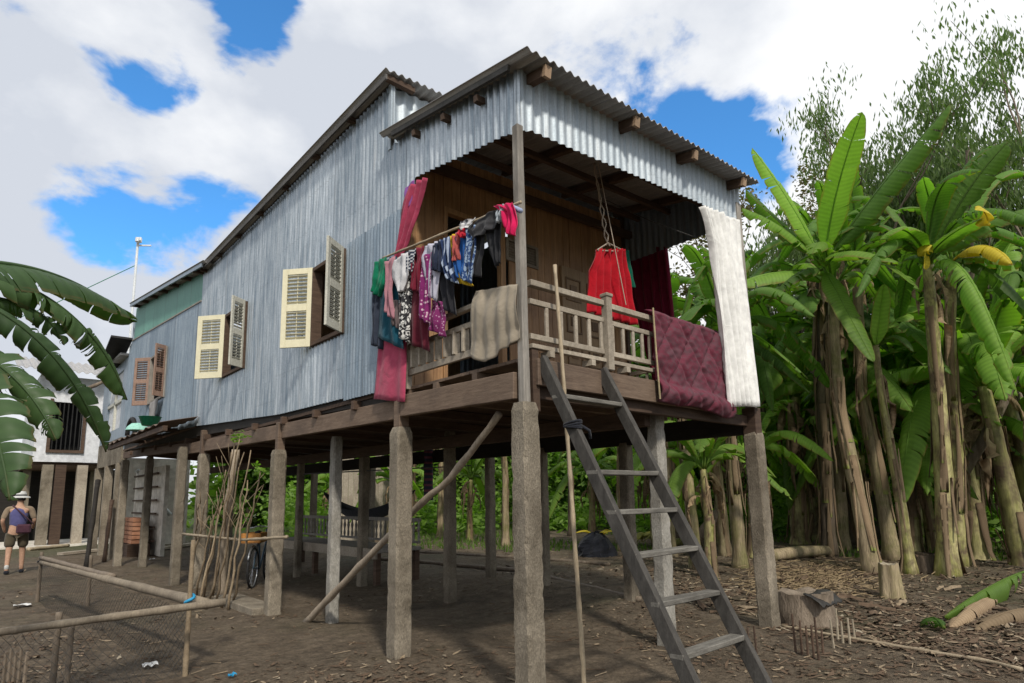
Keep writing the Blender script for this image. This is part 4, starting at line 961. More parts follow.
banana('banana_plant', g7, [g7-V((0, 0, .1)), D(957, 470, ln(g7)), D(952, 390, ln(g7)), D(950, 320, ln(g7)), D(952, 262, ln(g7)+.1)], .15, .085, 'stem_green', 'mottled green banana plant with a yellowing leaf, right beside the thickest stem', [
    lf((952, 262), (985, 228), (1012, 264), ln(g7), ln(g7)-1, W=.26, mat='leaf_yellow', tear=.4, droop=.8),
    lf((952, 262), (975, 255), (1022, 262), ln(g7), ln(g7)-.4, W=.34, mat='leaf_mid', tear=.5),
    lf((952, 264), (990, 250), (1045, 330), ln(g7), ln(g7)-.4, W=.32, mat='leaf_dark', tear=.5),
    ], ncrown=9, R=2.4, seed=13, dead=4, lmat='leaf_mid', flakes=16)

# background banana plants: three prototypes, copied
protos = []
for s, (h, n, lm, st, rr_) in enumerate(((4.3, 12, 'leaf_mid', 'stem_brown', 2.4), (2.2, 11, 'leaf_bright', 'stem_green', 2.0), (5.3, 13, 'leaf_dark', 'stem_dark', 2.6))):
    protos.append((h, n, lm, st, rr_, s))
bgspots = [ # px, dist, proto, scale, words
    (692, 11.8, 0, .93), (706, 10.6, 1, .8), (735, 12.2, 0, 1.02), (755, 15.5, 0, 1.2), (838, 16.5, 0, 1.2), (795, 17.5, 1, 1.7), (862, 16.8, 1, 1.6), (905, 17.5, 1, 1.7), (972, 16.5, 1, 1.6), (1015, 15.5, 1, 1.6), (1035, 17.5, 1, 1.8), (862, 17, 1, 1.0), (1018, 18, 1, 1.1), (748, 14, 1, .95), (812, 18.5, 1, 1.2), (928, 17.5, 1, 1.1), (975, 18, 1, 1.2), (958, 20, 1, 1.4), (885, 20, 1, 1.4), (715, 17, 1, 1.1), (735, 20, 1, 1.4), (668, 14, 0, .95), (722, 14.2, 0, 1.0), (655, 15.5, 1, 1.0), (676, 19, 2, 1.0), (764, 20, 2, 1.05), (690, 23, 0, 1.2),
    (800, 17.5, 1, 1.15), (850, 18, 2, 1.1), (880, 21, 0, 1.2), (940, 21, 2, 1.1), (1010, 22, 2, 1.2),
    (620, 15.2, 0, .85), (590, 17.5, 1, .9), (570, 21, 2, .95), (540, 24, 0, .95), (505, 17, 0, .85), (470, 19.5, 1, .85), (440, 21, 0, .9), (415, 24, 2, .9), (390, 20, 1, .85), (365, 23, 0, .85), (330, 24, 1, .85), (1070, 17, 0, 1.2),
    (715, 28, 2, 1.3), (820, 27, 2, 1.3), (640, 28, 2, 1.1), (900, 29, 2, 1.3), (990, 29, 2, 1.3)]
words = ['leafy banana plant with %s behind the white drape', 'banana plant'] 
first = {}
def where(px):
    if px < 520: return 'seen under the house'
    if px < 640: return 'seen between the ladder rails'
    if px < 700: return 'behind the front middle stilt'
    if px < 790: return 'behind the right corner stilt'
    if px < 930: return 'behind the banana grove'
    return 'at the right edge of the grove'
hts = ['middling brown stemmed', 'short bright leaved', 'tall dark leaved']
cnt = {}
bgspots.sort(key=lambda q: q[1])
for i, (px, dist, pr, sc) in enumerate(bgspots):
    loc = AT(px, dist); rz = (i*1.7) % 6.28
    key = (pr, where(px)); cnt[key] = cnt.get(key, 0)+1
    side = ['nearest', 'second nearest', 'third nearest', 'fourth nearest', 'fifth nearest', 'sixth nearest', 'seventh nearest', 'eighth', 'ninth', 'tenth', 'eleventh', 'twelfth'][cnt[key]-1]
    lab = '%s banana plant %s, %s there' % (hts[pr], where(px), side)
    if pr not in first:
        h, n, lm, st, R_, s = protos[pr]
        o = banana('banana_plant', (0, 0, 0), [(0, 0, -.1), (.08, .02, h*.5), (.12, .1, h)], .13, .07, st, lab, ncrown=n, R=R_, seed=40+s, lmat=lm, dead=9, W=.25, lo=-.3, tear=1)
        # three dead and fallen stems share its look
        o.location = loc; o.rotation_euler = (0, 0, rz); o.scale = (sc,)*3; first[pr] = (o, treeof(o)); o['group'] = 'banana plants in the background thicket'
        for c_ in kids(o): ORG.pop(c_.name, None)
    else:
        o, tr = first[pr]; dup(o, loc, rz, sc, lab, tr)

# ------------------------------------------------------------------ trees
def leafcloud(mb, centres, n, size, rnd, droop=False, spread=.6, asp=.5):
    for _ in range(n):
        c, r = rnd.choice(centres)
        a = rnd.uniform(0, 6.28); zz = rnd.uniform(-1, 1); q = sqrt(1-zz*zz); rr = r*rnd.random()**.45
        p = c+V((cos(a)*q, sin(a)*q, zz*.75))*rr
        s = size*rnd.uniform(.6, 1.4)
        if droop:
            d = V((rnd.uniform(-.45, .45), rnd.uniform(-.45, .45), -1)).normalized()
        else:
            d = V((rnd.uniform(-1, 1), rnd.uniform(-1, 1), rnd.uniform(-.6, .4))).normalized()
        sd = d.cross(V((rnd.uniform(-1, 1), rnd.uniform(-1, 1), rnd.uniform(-1, 1)))).normalized()*s*asp*.5
        m = p+d*s*.5
        mb.add([p, m+sd, p+d*s, m-sd], [(0, 1, 2, 3)], tint=rnd.uniform(.01, 1))
def grow(tr, p, d, L, r, lev, rnd, tips, up=.15, n=3, sp=.6):
    pts = [p]; q = p
    for i in range(4):
        d = (d+V((rnd.uniform(-.14, .14), rnd.uniform(-.14, .14), up*.3))).normalized(); q = q+d*L/4; pts.append(q)
    tr.tube(pts, [r*(1-.4*i/4) for i in range(5)], 6 if lev > 1 else 4, cap=False)
    if lev == 0: tips.append(q); tips.append(pts[2]); return
    for k_ in range(n):
        a = rnd.uniform(0, 6.28); e = V((cos(a), sin(a), rnd.uniform(-.2, .8)*1.0)); nd = (d*(1-sp)+e*sp).normalized()
        src = pts[rnd.choice((2, 3, 4))] if k_ else pts[4]
        grow(tr, src, nd, L*rnd.uniform(.6, .85), r*.55, lev-1, rnd, tips, up, n, sp)
def tree(name, loc, label, H, seed, lmat, nleaf, size, droop=False, asp=.5, clump=.9, trunk='bark', lev=3, tr_r=.16, group='trees behind the house', first_l=.42, n=3, sp=.55):
    rnd = random.Random(seed); t = thing(name, loc, label, 'tree', group); tr = MB(); tips = []
    l0 = V(loc)
    grow(tr, l0-V((0, 0, .2)), V((rnd.uniform(-.08, .08), rnd.uniform(-.08, .08), 1)), H*first_l, tr_r, lev, rnd, tips, .3, n, sp)
    tr.build('trunk', trunk, t, smooth=True)
    mb = MB(); leafcloud(mb, [(p, clump*rnd.uniform(.5, 1.3)) for p in tips], nleaf, size, rnd, droop, asp=asp); mb.build('crown', lmat, t)
    return t
# tall airy drooping trees at the upper right
ET = 'tall airy trees beyond the banana grove'
tl = [(878, 19.5, 13.6, 21, 'foliage_olive', 'tallest airy tree with drooping leaves above the upright banana leaf'),
      (950, 20.5, 12.5, 22, 'foliage_olive', 'tall airy tree with dark thin branches left of the right frame edge'),
      (1005, 18.5, 11, 23, 'foliage_olive', 'leafy drooping tree at the right edge of the frame'),
      (915, 23, 11.8, 24, 'foliage_olive', 'airy tree standing behind between the two tallest crowns'),
      (808, 24, 14, 25, 'foliage_brown', 'brownish small leaved tree left of the upright banana leaf'),
      (838, 22, 12.2, 27, 'foliage_olive', 'feathery tree just left of the upright banana leaf'),
      (1050, 22, 12, 26, 'foliage_olive', 'tall tree half cut by the right edge of the frame')]
for (px, dist, H, sd_, lm, lab) in tl:
    tree('tall_tree', AT(px, dist), lab, H, sd_, lm, 14000 if lm != 'foliage_brown' else 9000, .19 if lm != 'foliage_brown' else .17, droop=(lm != 'foliage_brown'), asp=.24 if lm != 'foliage_brown' else .5, clump=.72, lev=4, tr_r=.14, group=ET, first_l=.36, n=3, sp=.45)
# dense broadleaf trees behind, three kinds copied
TS = [(300, 34, 0, 1.0), (345, 31, 1, .9), (395, 33, 2, .95), (440, 30, 0, .9), (490, 31, 1, .95), (530, 33, 2, 1.0), (575, 29, 0, .85), (615, 31, 1, 1.0), (650, 26, 2, .95), (690, 29, 0, 1.05), (725, 32, 1, 1.15), (765, 29, 2, 1.0), (800, 33, 0, 1.25), (845, 29, 1, 1.15), (880, 33, 2, 1.35), (925, 31, 0, 1.3), (970, 27, 1, 1.1), (1010, 31, 2, 1.4), (1050, 27, 0, 1.2), (250, 38, 1, .9)]
tp = {}
knd = [('deep green', 'foliage'), ('light green', 'foliage_light'), ('mixed green', 'foliage')]
for i, (px, dist, kd, sc) in enumerate(TS):
    pos = ['far left under the house', 'behind the hammock', 'behind the leaning prop', 'left of the corner stilt', 'right of the corner stilt', 'between the ladder rails', 'behind the front middle stilt', 'behind the white drape', 'behind the right corner stilt', 'behind the dark banana stem', 'behind the banana grove', 'near the right edge'][min(11, max(0, int((px-240)/70)))]
    lab = '%s broadleaf tree standing %s, %s row' % (knd[kd][0], pos, 'nearer' if dist < 31 else 'farther')
    if kd not in tp:
        o = tree('broadleaf_tree', (0, 0, 0), lab, 8.0, 60+kd, knd[kd][1], 10000, .34, asp=.5, clump=1.35, lev=3, tr_r=.2, first_l=.3, n=4, sp=.62, group='broadleaf trees far behind')
        o.location = AT(px, dist); o.scale = (sc,)*3; tp[kd] = (o, treeof(o))
    else: dup(tp[kd][0], AT(px, dist), i*2.1, sc, lab, tp[kd][1])
# undergrowth: uncountable
def undergrowth():
    rnd = random.Random(9); mb = MB()
    for _ in range(330):
        px = rnd.uniform(280, 1100); dist = rnd.uniform(19.5, 34) if px > 620 else rnd.uniform(23, 34)
        if px > 800: dist = max(dist, 19)
        c = AT(px, dist); h = rnd.uniform(.4, 1.5)*(1+(dist > 26)*1.2)
        leafcloud(mb, [(c+V((0, 0, h*.5)), h*.9), (c+V((.4, .4, h)), h*.6)], 130, .26, rnd, asp=.5)
    o = mb.build('undergrowth', ['foliage', 'foliage_light'][1]); tag(o, 'dense shrubby undergrowth filling the gaps behind the grove', 'undergrowth', kind='stuff')
    mb = MB()
    for _ in range(190):
        px = rnd.uniform(200, 1150); dist = rnd.uniform(36, 46); c = AT(px, dist); h = rnd.uniform(1.6, 3.2)
        leafcloud(mb, [(c+V((0, 0, h*.5)), h*.9), (c+V((.6, .4, h*1.1)), h*.7)], 220, .6, rnd, asp=.55)
    o = mb.build('far_wood', 'foliage_light'); tag(o, 'far off dark green wood closing the view behind everything', 'wood', kind='stuff')
    mb = MB()
    for _ in range(16000):
        px = rnd.uniform(300, 1060); dist = rnd.uniform(15, 30); c = AT(px, dist)
        if c.x < 4.5 and c.y < 16: continue
        if noise.noise((c.x*.3, c.y*.3, 5)) < -.05: continue
        h = rnd.uniform(.06, .2); a = rnd.uniform(0, 3.14); w = .02
        d = V((cos(a)*w, sin(a)*w, 0)); mb.add([c-d, c+d, c+V((rnd.uniform(-.06, .06), rnd.uniform(-.06, .06), h))], [(0, 1, 2)], tint=rnd.uniform(.01, 1))
    o = mb.build('grass', 'grass'); tag(o, 'short green grass on the clearing behind the house', 'grass', kind='stuff')
undergrowth()

# slim brown poles/trees among the grove
def slim(px, py, topx, topy, r, mat, label, name='slim_tree', bend=0, group='slim bare trunks in the grove'):
    b = G(px, py); dd = ln(b); n = 8
    pts = [b-V((0, 0, .1))]+[D(px+(topx-px)*i/n+bend*sin(pi*i/n), py+(topy-py)*i/n, dd) for i in range(1, n+1)]
    t = thing(name, b, label, 'tree', group)
    MB().tube(pts, [r*(1-.4*i/n) for i in range(n+1)], 8, bump=.04).build('trunk', mat, t, smooth=True); return t
slim(979, 554, 968, 150, .085, 'bark', 'straight brown trunk right of the yellow green stems')
slim(1003, 540, 986, 300, .07, 'bark', 'thin grey trunk leaning left near the right edge')
slim(1036, 530, 1004, 300, .07, 'bark', 'thin trunk cut by the right edge of the frame')
slim(967, 538, 958, 240, .05, 'bark', 'very thin dark trunk behind the mottled stem')
b = G(952, 560)
t = thing('broken_branch', b, 'gnarled pale branch slanting right from among the banana stems', 'branch')
MB().tube([D(952, 505, ln(b)-.2), D(962, 475, ln(b)-.3), D(978, 448, ln(b)-.3), D(992, 425, ln(b)-.4), D(1004, 402, ln(b)-.4), D(1018, 372, ln(b)-.3)], [.13, .12, .11, .1, .085, .06], 9, bump=.12).build('limb', 'bark', t, smooth=True)

# ------------------------------------------------------------------ foreground banana leaves (left)
tb = D(-104, 290, 4.15); fb = V((tb.x-.15, tb.y+.05, gh(tb.x-.15, tb.y+.05))); rnd = random.Random(4)
fp = thing('banana_plant', fb, 'dark banana plant with torn leaves reaching in at the left edge', 'banana plant')
MB().tube([fb-V((0, 0, .1)), fb+V((0, .0, 1.2)), fb+(tb-fb)*.8, tb, tb+V((0, 0, .25))], [.14, .12, .11, .10, .07], 10).build('stem', 'stem_brown', fp, smooth=True)
top = fb+V((.05, 0, 2.3))
def fl(b, m, t, dm, dt, **k):
    mb = MB(); leaf_into(mb, D(*b, 4.15), D(*m, dm), D(*t, dt), k.pop('W', .3), rnd, **k); mb.build('leaf', 'leaf_fore', fp, smooth=True)
fl((-110, 272), (40, 236), (133, 322), 4.3, 4.9, W=.195, tear=.2, droop=.5, n=90, nrm=(-.62, -.62, .35), ragged=.04, fold=.1)
fl((-110, 262), (78, 262), (127, 400), 4.3, 4.6, W=.14, tear=.7, droop=.7, n=90, nrm=(-.45, -.45, .8), ragged=.18, fold=.1)
fl((-100, 280), (55, 298), (106, 452), 3.9, 4.1, W=.115, tear=.7, droop=.7, n=80, nrm=(-.5, -.5, .7), ragged=.3, fold=.1)
fl((-80, 330), (20, 352), (56, 440), 3.7, 3.6, W=.12, tear=.7, droop=.6, n=70, nrm=(-.6, -.5, .5), ragged=.25, fold=.1)
fl((-50, 355), (-8, 380), (10, 500), 3.5, 3.3, W=.15, tear=.6, droop=.5, n=60, nrm=(-.7, -.5, .3), ragged=.2, fold=.1)
fl((-110, 300), (40, 280), (64, 345), 4.3, 4.3, W=.10, tear=1, droop=.7, n=60, nrm=(-.5, -.5, .6), ragged=.25, fold=.1)

# ------------------------------------------------------------------ neighbour house on the left
Q = lambda px, py: P(px, py, 'y', 24.0)
a, b_ = Q(32, 462), Q(128, 462)
zt = Q(60, 376).z; zb = Q(60, 462).z
nh = thing('neighbour_house', (a.x, 24, 0), 'white walled stilt house with a dark open window at far left', 'house')
wx0, wx1 = Q(52, 420).x, Q(83, 420).x; wz0, wz1 = Q(60, 450).z, Q(60, 402).z
x0, x1 = a.x, b_.x
mb = MB().box(x0, wx0, 24, 24.15, zb, zt).box(wx1, x1, 24, 24.15, zb, zt).box(wx0, wx1, 24, 24.15, zb, wz0).box(wx0, wx1, 24, 24.15, wz1, zt).box(x0, x0+.15, 24.16, 30, zb, zt).box(x1-.15, x1, 24.16, 30, zb, zt)
mb.build('wall', 'white_wall', nh)
MB().box(x0-.05, x1, 24.2, 30, zb-.1, zb).build('floor', 'wood_dark', nh)
w = MB().box(wx0-.1, wx0, 23.92, 24.05, wz0-.1, wz1+.1).box(wx1, wx1+.1, 23.92, 24.05, wz0-.1, wz1+.1).box(wx0, wx1, 23.93, 24.04, wz0-.1, wz0).build('window', 'wood_dark', nh)
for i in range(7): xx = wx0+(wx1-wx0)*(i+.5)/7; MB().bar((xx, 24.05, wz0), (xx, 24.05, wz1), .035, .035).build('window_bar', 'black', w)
MB().box(wx0-.3, wx1+.3, 25.5, 25.6, wz0-.5, wz1+.5).build('dark_room_sheet', 'black', nh)  # black sheet stands in for the dark of the room behind the window
mb = MB(); g = []
for i in range(160):
    x = x0-.7+(x1-x0+1.2)*i/159; o = .04*sin(x*2*pi/.25)
    g.append([(x, 23.3, zt+.08+o), (x, 27, zt+1.1+o)])
mb.grid(g, thick=(0, 0, .02)); mb.build('roof', 'metal_roof', nh)
for (px, mt) in ((45, 'concrete'), (80, 'wood_rail'), (58, 'wood_dark')):
    q = Q(px, 500).x; MB().box(q-.16, q+.16, 24.0, 24.3, -.2, zb-.1).build('stilt', mt, nh)
for x in (x0+.2, x1-.4): MB().box(x-.13, x+.13, 28.7, 29.0, -.2, zb-.1).build('stilt', 'concrete', nh)
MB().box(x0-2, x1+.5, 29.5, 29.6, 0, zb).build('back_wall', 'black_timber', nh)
MB().box(x0-2, x1, 23.6, 28, -.1, .06).build('plinth', 'cement_wall', nh)

# white/cement boundary wall seen under the far end
qq = P(160, 520, 'y', 26)
bw = MB(); a = P(128, 515, 'y', 22).x; bw.box(P(118, 500, 'y', 21).x, P(188, 500, 'y', 21).x, 21, 21.2, -.1, 3.0); tag(bw.build('boundary_wall', 'cement_wall'), 'stained cement wall glimpsed beneath the far end of the metal house', 'wall')
bamboo('white_pipe', [P(137, 470, 'y', 19.5), P(170, 515, 'y', 19.5)], .06, 'white_pipe', 'white pipe slanting in front of the stained cement wall', 'pipe', nodes=1)

# ------------------------------------------------------------------ things on the tin canopy
c0 = V((-.5, 12.6, 2.98))
MB_ = MB(); 
for i in range(12):
    pass
def lathe(mb, c, prof, seg=16, mi=0):
    g = [[V(c)+V((r*cos(2*pi*j/seg), r*sin(2*pi*j/seg), z)) for j in range(seg+1)] for r, z in prof]; mb.grid(g, mi=mi)
c0 = P(149, 434, 'x', -.45)
mb = MB(); lathe(mb, (c0.x, c0.y, 2.98), [(.0, .0), (.14, 0), (.2, .17), (.215, .175), (.19, .17), (.13, .02), (0, .02)]); tag(mb.build('plastic_basin', 'green_plastic', smooth=True), 'green plastic basin on the rusty tin canopy', 'basin')
c1 = P(137, 437, 'x', -.5)
mb = MB(); lathe(mb, (c1.x, c1.y, 2.96), [(0, .16), (.12, .14), (.2, .06), (.22, 0)]); tag(mb.build('upturned_bowl', surf('mint', (.25, .5, .42), (.3, .55, .48)), smooth=True), 'pale mint bowl upturned beside the green basin', 'bowl')
ty = MB(); cc = P(131, 432, 'x', -.35); R_ = .32
ty.tube([(cc.x, cc.y+R_*1.3*cos(a), 3.02+R_*1.1*max(0, sin(a))) for a in [i*pi/12 for i in range(13)]], .05, 8); tag(ty.build('old_tyre', 'rubber', smooth=True), 'old black tyre leaning on the wall above the tin canopy', 'tyre')
cloth('rag', [(150, 403), (148, 420)], [(158, 398), (153, 424)], 'x', -.12, cm('grey_rag', (.25, .24, .24)), 'grey rag hanging from the sill of the brown shuttered window', 'rag', folds=1, nu=8, nv=10)
cloth('flag', [(82, 385), (84, 405)], [(83, 386), (98, 401)], 'y', 18.5, cm('black_flag', (.015, .015, .02)), 'black pennant hanging from a slanting pole before the annex', 'flag', folds=1, nu=8, nv=10)
bamboo('slanting_pole', [P(77, 393, 'y', 18.6), P(112, 378, 'y', 18.6)], .05, 'wood_grey' if False else 'bark', 'dark pole slanting out beside the annex window', 'pole', nodes=1)

# ------------------------------------------------------------------ under the house: bench, hammock, bicycle
b1 = G(435, 574); b2 = G(312, 560)
def bench():
    X = 2.75; y0, y1 = 5.7, 10.6; zs = .52
    t = thing('day_bed', (X, 7.5, gh(X, 7.5)), 'dark wooden day bed with turned railing under the house', 'bed')
    g0 = gh(X, 7.5)
    MB().box(X-.75, X+.1, y0, y1, zs-.03+g0, zs+.03+g0).build('slab', 'wood_grey', t, bevel=.01)
    MB().box(X-.79, X-.752, y0, y1, zs-.12+g0, zs+.04+g0).build('front_apron', 'wood_rail', t)
    for (x, y) in ((X-.7, y0+.1), (X-.7, y1-.1), (X+.05, y0+.1), (X+.05, y1-.1), (X-.7, (y0+y1)/2)): MB().bar((x, y, g0-.02), (x, y, zs-.03+g0), .09, .09).build('leg', 'wood_dark', t)
    r = MB().bar((X+.06, y0, 1.0+g0), (X+.06, y1, 1.0+g0), .05, .06).bar((X+.06, y0, .62+g0), (X+.06, y1, .62+g0), .04, .04).build('railing', 'wood_grey', t)
    n = 30
    for i in range(n+1):
        y = y0+.03+(y1-y0-.06)*i/n; mb = MB(); lathe(mb, (X+.06, y, g0), [(.014, .63), (.026, .7), (.014, .78), (.03, .86), (.014, .93), (.02, .98)], 8); mb.build('spindle', 'wood_grey', r, smooth=True)
bench()
MB_h = MB(); ha = V((3.0, 9.9, 1.75)); hb = V((2.9, 6.0, 1.72)); g = []
for i in range(41):
    t = i/40; p = ha+(hb-ha)*t; p.z -= 3.0*t*(1-t)*.8+.12; w = .2*sin(pi*t)**.7+.01
    g.append([p+V((w*s, 0, .22*abs(s)**2*sin(pi*t)-.0)) for s in (-1, -.6, -.2, .2, .6, 1)])
MB_h.grid(g, thick=(0, 0, .01)); tag(MB_h.build('hammock', 'dark_cloth', smooth=True), 'dark hammock slung between the stilts under the house', 'hammock')
tag(MB().bar((1.2, 6.8, 1.9), (3.4, 5.0, 2.0), .02, .02).bar((1.2, 6.8, 1.9), (1.2, 6.8, 1.88), .02, .02).build('hanging_line', 'wire'), 'dark line strung under the floor above the hammock', 'line')
cloth('garment', [(424, 448), (424, 500)], [(433, 446), (433, 500)], 'y', 6.4, cm('checked_cloth', (.05, .05, .08), (.2, .07, .1), 'stripe', 60), 'dark checked cloth hanging on the stilt above the day bed', 'cloth', folds=1, nu=8, nv=12)
def bicycle():
    b0 = G(252, 588); d = V((.55, .83, 0)).normalized(); up = V((0, 0, 1)); R_ = .33
    t = thing('bicycle', b0, 'old bicycle parked behind the stilt next to the stick bundle', 'bicycle')
    b0 = V((b0.x, b0.y, gh(b0.x, b0.y)))
    for k_, nm in ((0, 'wheel'), (1.05, 'wheel')):
        c = b0+d*k_+up*R_; ring = [c+d*cos(a)*R_+up*sin(a)*R_ for a in [i*2*pi/28 for i in range(29)]]
        w_ = MB().tube(ring, .02, 6, cap=False).build(nm, 'rubber', t, smooth=True)
        MB().tube([c+(p-c)*.93 for p in ring], .01, 5, cap=False).build('rim', 'steel', w_, smooth=True)
        s_ = MB()
        for i in range(18): a = i*2*pi/18; s_.tube([c, c+d*cos(a)*R_*.92+up*sin(a)*R_*.92], .0025, 3)
        s_.build('spokes', 'steel', w_)
        MB().tube([c+d*cos(a)*(R_+.04)+up*sin(a)*(R_+.04) for a in [.3+i*.2 for i in range(13)]], .018, 5).build('mudguard', 'steel', w_, smooth=True)
    A = b0+up*R_; B = b0+d*.45+up*.28; S = b0+d*.33+up*.82; Hd = b0+d*.85+up*.85; Fk = b0+d*1.05+up*R_
    fr = MB()
    for (p, q) in ((A, B), (B, S), (A, S), (B, Hd-up*.12), (S-up*.12, Hd), (Hd+up*.1, Fk)): fr.tube([p, q], .016, 7)
    fr.build('frame', 'bike_paint', t)
    MB().tube([S, S+up*.06], .014, 6).tube([S+up*.07-d*.13, S+up*.08, S+up*.07+d*.12], [.06, .05, .02], 8).build('saddle', 'rubber', t, smooth=True)
    n_ = V((-d.y, d.x, 0)); MB().tube([Hd+up*.12+n_*.27-d*.1, Hd+up*.16+n_*.12, Hd+up*.14, Hd+up*.16-n_*.12, Hd+up*.12-n_*.27-d*.1], .012, 6).build('handlebar', 'steel', t, smooth=True)
    return b0, d
b0, d = bicycle()
o_ = b0+V((0, 0, .75))
MB_b = MB().bar(o_-d*.22+V((0, 0, .02)), o_+d*.22+V((0, 0, .02)), .3, .02)
for s in (-1, 1):
    n_ = V((-d.y, d.x, 0)); MB_b.bar(o_-d*.22+n_*s*.15+V((0, 0, .1)), o_+d*.22+n_*s*.15+V((0, 0, .1)), .015, .15)
    MB_b.bar(o_+d*s*.22-n_*.14+V((0, 0, .1)), o_+d*s*.22+n_*.14+V((0, 0, .1)), .015, .15)
tag(MB_b.build('crate', 'orange', bevel=.003), 'small orange crate on the bicycle behind the stilt', 'crate')
# kerb slab near bicycle
q = G(245, 608); tag(MB().box(q.x-.15, q.x+.2, q.y-.7, q.y+.9, -.05, .09).build('concrete_slab', 'concrete', bevel=.01), 'low concrete slab at the foot of the stick bundle', 'slab')

# ------------------------------------------------------------------ bundle of sticks
rnd = random.Random(11)
base_px = [(188, 590), (196, 596), (203, 598), (210, 600), (216, 604), (222, 608), (228, 610), (205, 590), (214, 595), (199, 602), (232, 606), (190, 584)]
top_px = [(206, 500), (226, 470), (232, 452), (236, 440), (243, 452), (250, 450), (248, 480), (214, 515), (240, 436), (222, 505), (262, 468), (200, 492), ]
mid_x = -.32
for i, (bp, tp_) in enumerate(zip(base_px, top_px)):
    a = G(*bp); a = V((-.75+rnd.uniform(-.1, .1), a.y*.0+0, 0)); a = P(bp[0], bp[1], 'x', -.6) ; a = G(*bp)
    z = P(tp_[0], tp_[1], 'x', -.22+rnd.uniform(-.05, .05)); t = thing('dry_stick', a, '', 'stick', 'bundle of dry sticks leaning on the stilts')
    t['label'] = 'dry knobbly stick in the bundle leaning on the stilts'
    n = 10; pts = []; L = (z-a).length
    pts = [a+(z-a)*(k_/n)+V((rnd.uniform(-.02, .02), rnd.uniform(-.02, .02), 0))*L*.5+V((0, 0, .0)) for k_ in range(n+1)]
    st_m = MB().tube(pts, [.017*(1-.6*k_/n)*(1.25 if k_ % 2 else 1) for k_ in range(n+1)], 6); tw_ = st_m
    for k_ in range(4):
        q = pts[rnd.randrange(5, n)]; tw_.tube([q, q+V((rnd.uniform(-.2, .2), rnd.uniform(-.3, .3), rnd.uniform(.15, .4)))], [.006, .003], 4)
    tw_.build('stem', 'stick', t, smooth=True)
    if i in (3, 8, 10):
        mb = MB(); leafcloud(mb, [(pts[-1], .1)], 22, .08, rnd, asp=.5); mb.build('sprout_leaves', 'foliage_light', t)
# upright thick grey branch/stump post within bundle
bamboo('rough_post', [G(222, 596)-V((0, 0, .05)), P(226, 520, 'x', -.1), P(236, 450, 'x', -.05)], .06, 'bark_pale', 'rough grey post standing in the middle of the stick bundle', 'post', nodes=.7, r2=.05)

# ------------------------------------------------------------------ bamboo fence with net
R0 = G(185, 676); ztop = HZ(R0, 607)
def zat(q, py): return V((q.x, q.y, HZ(q, py)))
F2 = G(87, 606); F3 = G(37, 602)
A = zat(R0, 604); 
fz = lambda px, py, z: P(px, py, 'z', z)
farp = zat(F3, 562); midp = fz(98, 577, farp.z*.7+A.z*.3)
fen = thing('pen_fence', (R0.x, R0.y, 0), 'low bamboo and net pen fence in the left foreground', 'fence')
def tubepart(name, pts, r, mat, nodes=.3, r2=None):
    pts = [V(p) for p in pts]; out = []; rad = []; n = 16
    L = [0]
    for a, b in zip(pts, pts[1:]): L.append(L[-1]+(b-a).length)
    for i in range(n+1):
        s = L[-1]*i/n; j = max(q for q in range(len(pts)-1) if L[q] <= s+1e-9); f = (s-L[j])/(L[j+1]-L[j]); out.append(pts[j]+(pts[j+1]-pts[j])*f); rad.append((r+((r2 or r)-r)*i/n)*(1.15 if i % 3 == 0 else 1))
    return MB().tube(out, rad, 8).build(name, mat, fen, smooth=True)
endp = P(207, 604, 'z', A.z-.03)
tubepart('rail', [zat(F3, 562), midp, endp], .03, 'bamboo_rail', r2=.05)
tubepart('rail', [zat(F3, 561)+V((0, 0, .05)), midp+V((.02, .02, .04)), midp+(endp-midp)*.15+V((.03, 0, .04))], .03, 'bamboo_dark')
farL = P(-60, 640, 'z', A.z-.02)
tubepart('rail', [farL, P(225, 602, 'z', A.z+.03)], .024, 'bamboo_rail', r2=.032)
for q, py, r, mt in ((R0, 540, .024, 'stick'), (F2, 555, .03, 'bamboo_dark'), (F3, 552, .03, 'bamboo_dark')):
    tubepart('post', [V((q.x, q.y, -.1)), zat(q, py)], r, mt, r2=r*.7)
m_ = (V((F2.x, F2.y, 0))+V((R0.x, R0.y, 0)))/2
tubepart('post', [G(212*.42, 640), P(90, 470, 'y', G(90, 640).y)], .02, 'stick') if False else None
tubepart('post', [G(52, 690), zat(G(52, 690), 612)], .022, 'bamboo_dark')
tubepart('post', [G(66, 690), zat(G(66, 690), 625)], .02, 'bamboo_dark')
def net(a, b, za, zb, nu, nv):
    mb = MB(); a, b = V((a.x, a.y, 0)), V((b.x, b.y, 0))
    pt = lambda u, v: a+(b-a)*u+V((0, 0, (za+(zb-za)*u)*v-.0+gh((a+(b-a)*u).x, (a+(b-a)*u).y)*(1-v)))+V((.02*sin(u*20+v*5), .03*noise.noise((u*6, v*3, 0)), 0))
    k_ = nv/nu
    for i in range(-nv, nu+1):
        for sgn in (1, -1):
            pts = []
            for j in range(nv+1):
                u = (i+j)/nu if sgn == 1 else (i+nv-j)/nu
                if 0 <= u <= 1: pts.append(pt(u, j/nv))
            if len(pts) > 1: mb.tube(pts, .0016, 3, cap=False)
    mb.build('netting', 'wire', fen)
net(R0, F3, A.z-.05, farp.z-.03, 70, 9)
fL = G(0, 760); net(R0, farL, A.z-.05, A.z-.05, 26, 7)
MB().tube([(A.x+.035*cos(a), A.y+.035*sin(a), A.z+.015*a-.03) for a in [i*.6 for i in range(14)]], .014, 5).build('tie', 'blue_plastic', fen, smooth=True)
q = zat(F3, 562); MB().tube([(q.x+.04*cos(a), q.y+.04*sin(a), q.z+.012*a-.03) for a in [i*.6 for i in range(14)]], .014, 5).build('tie', 'dark_cloth', fen, smooth=True)

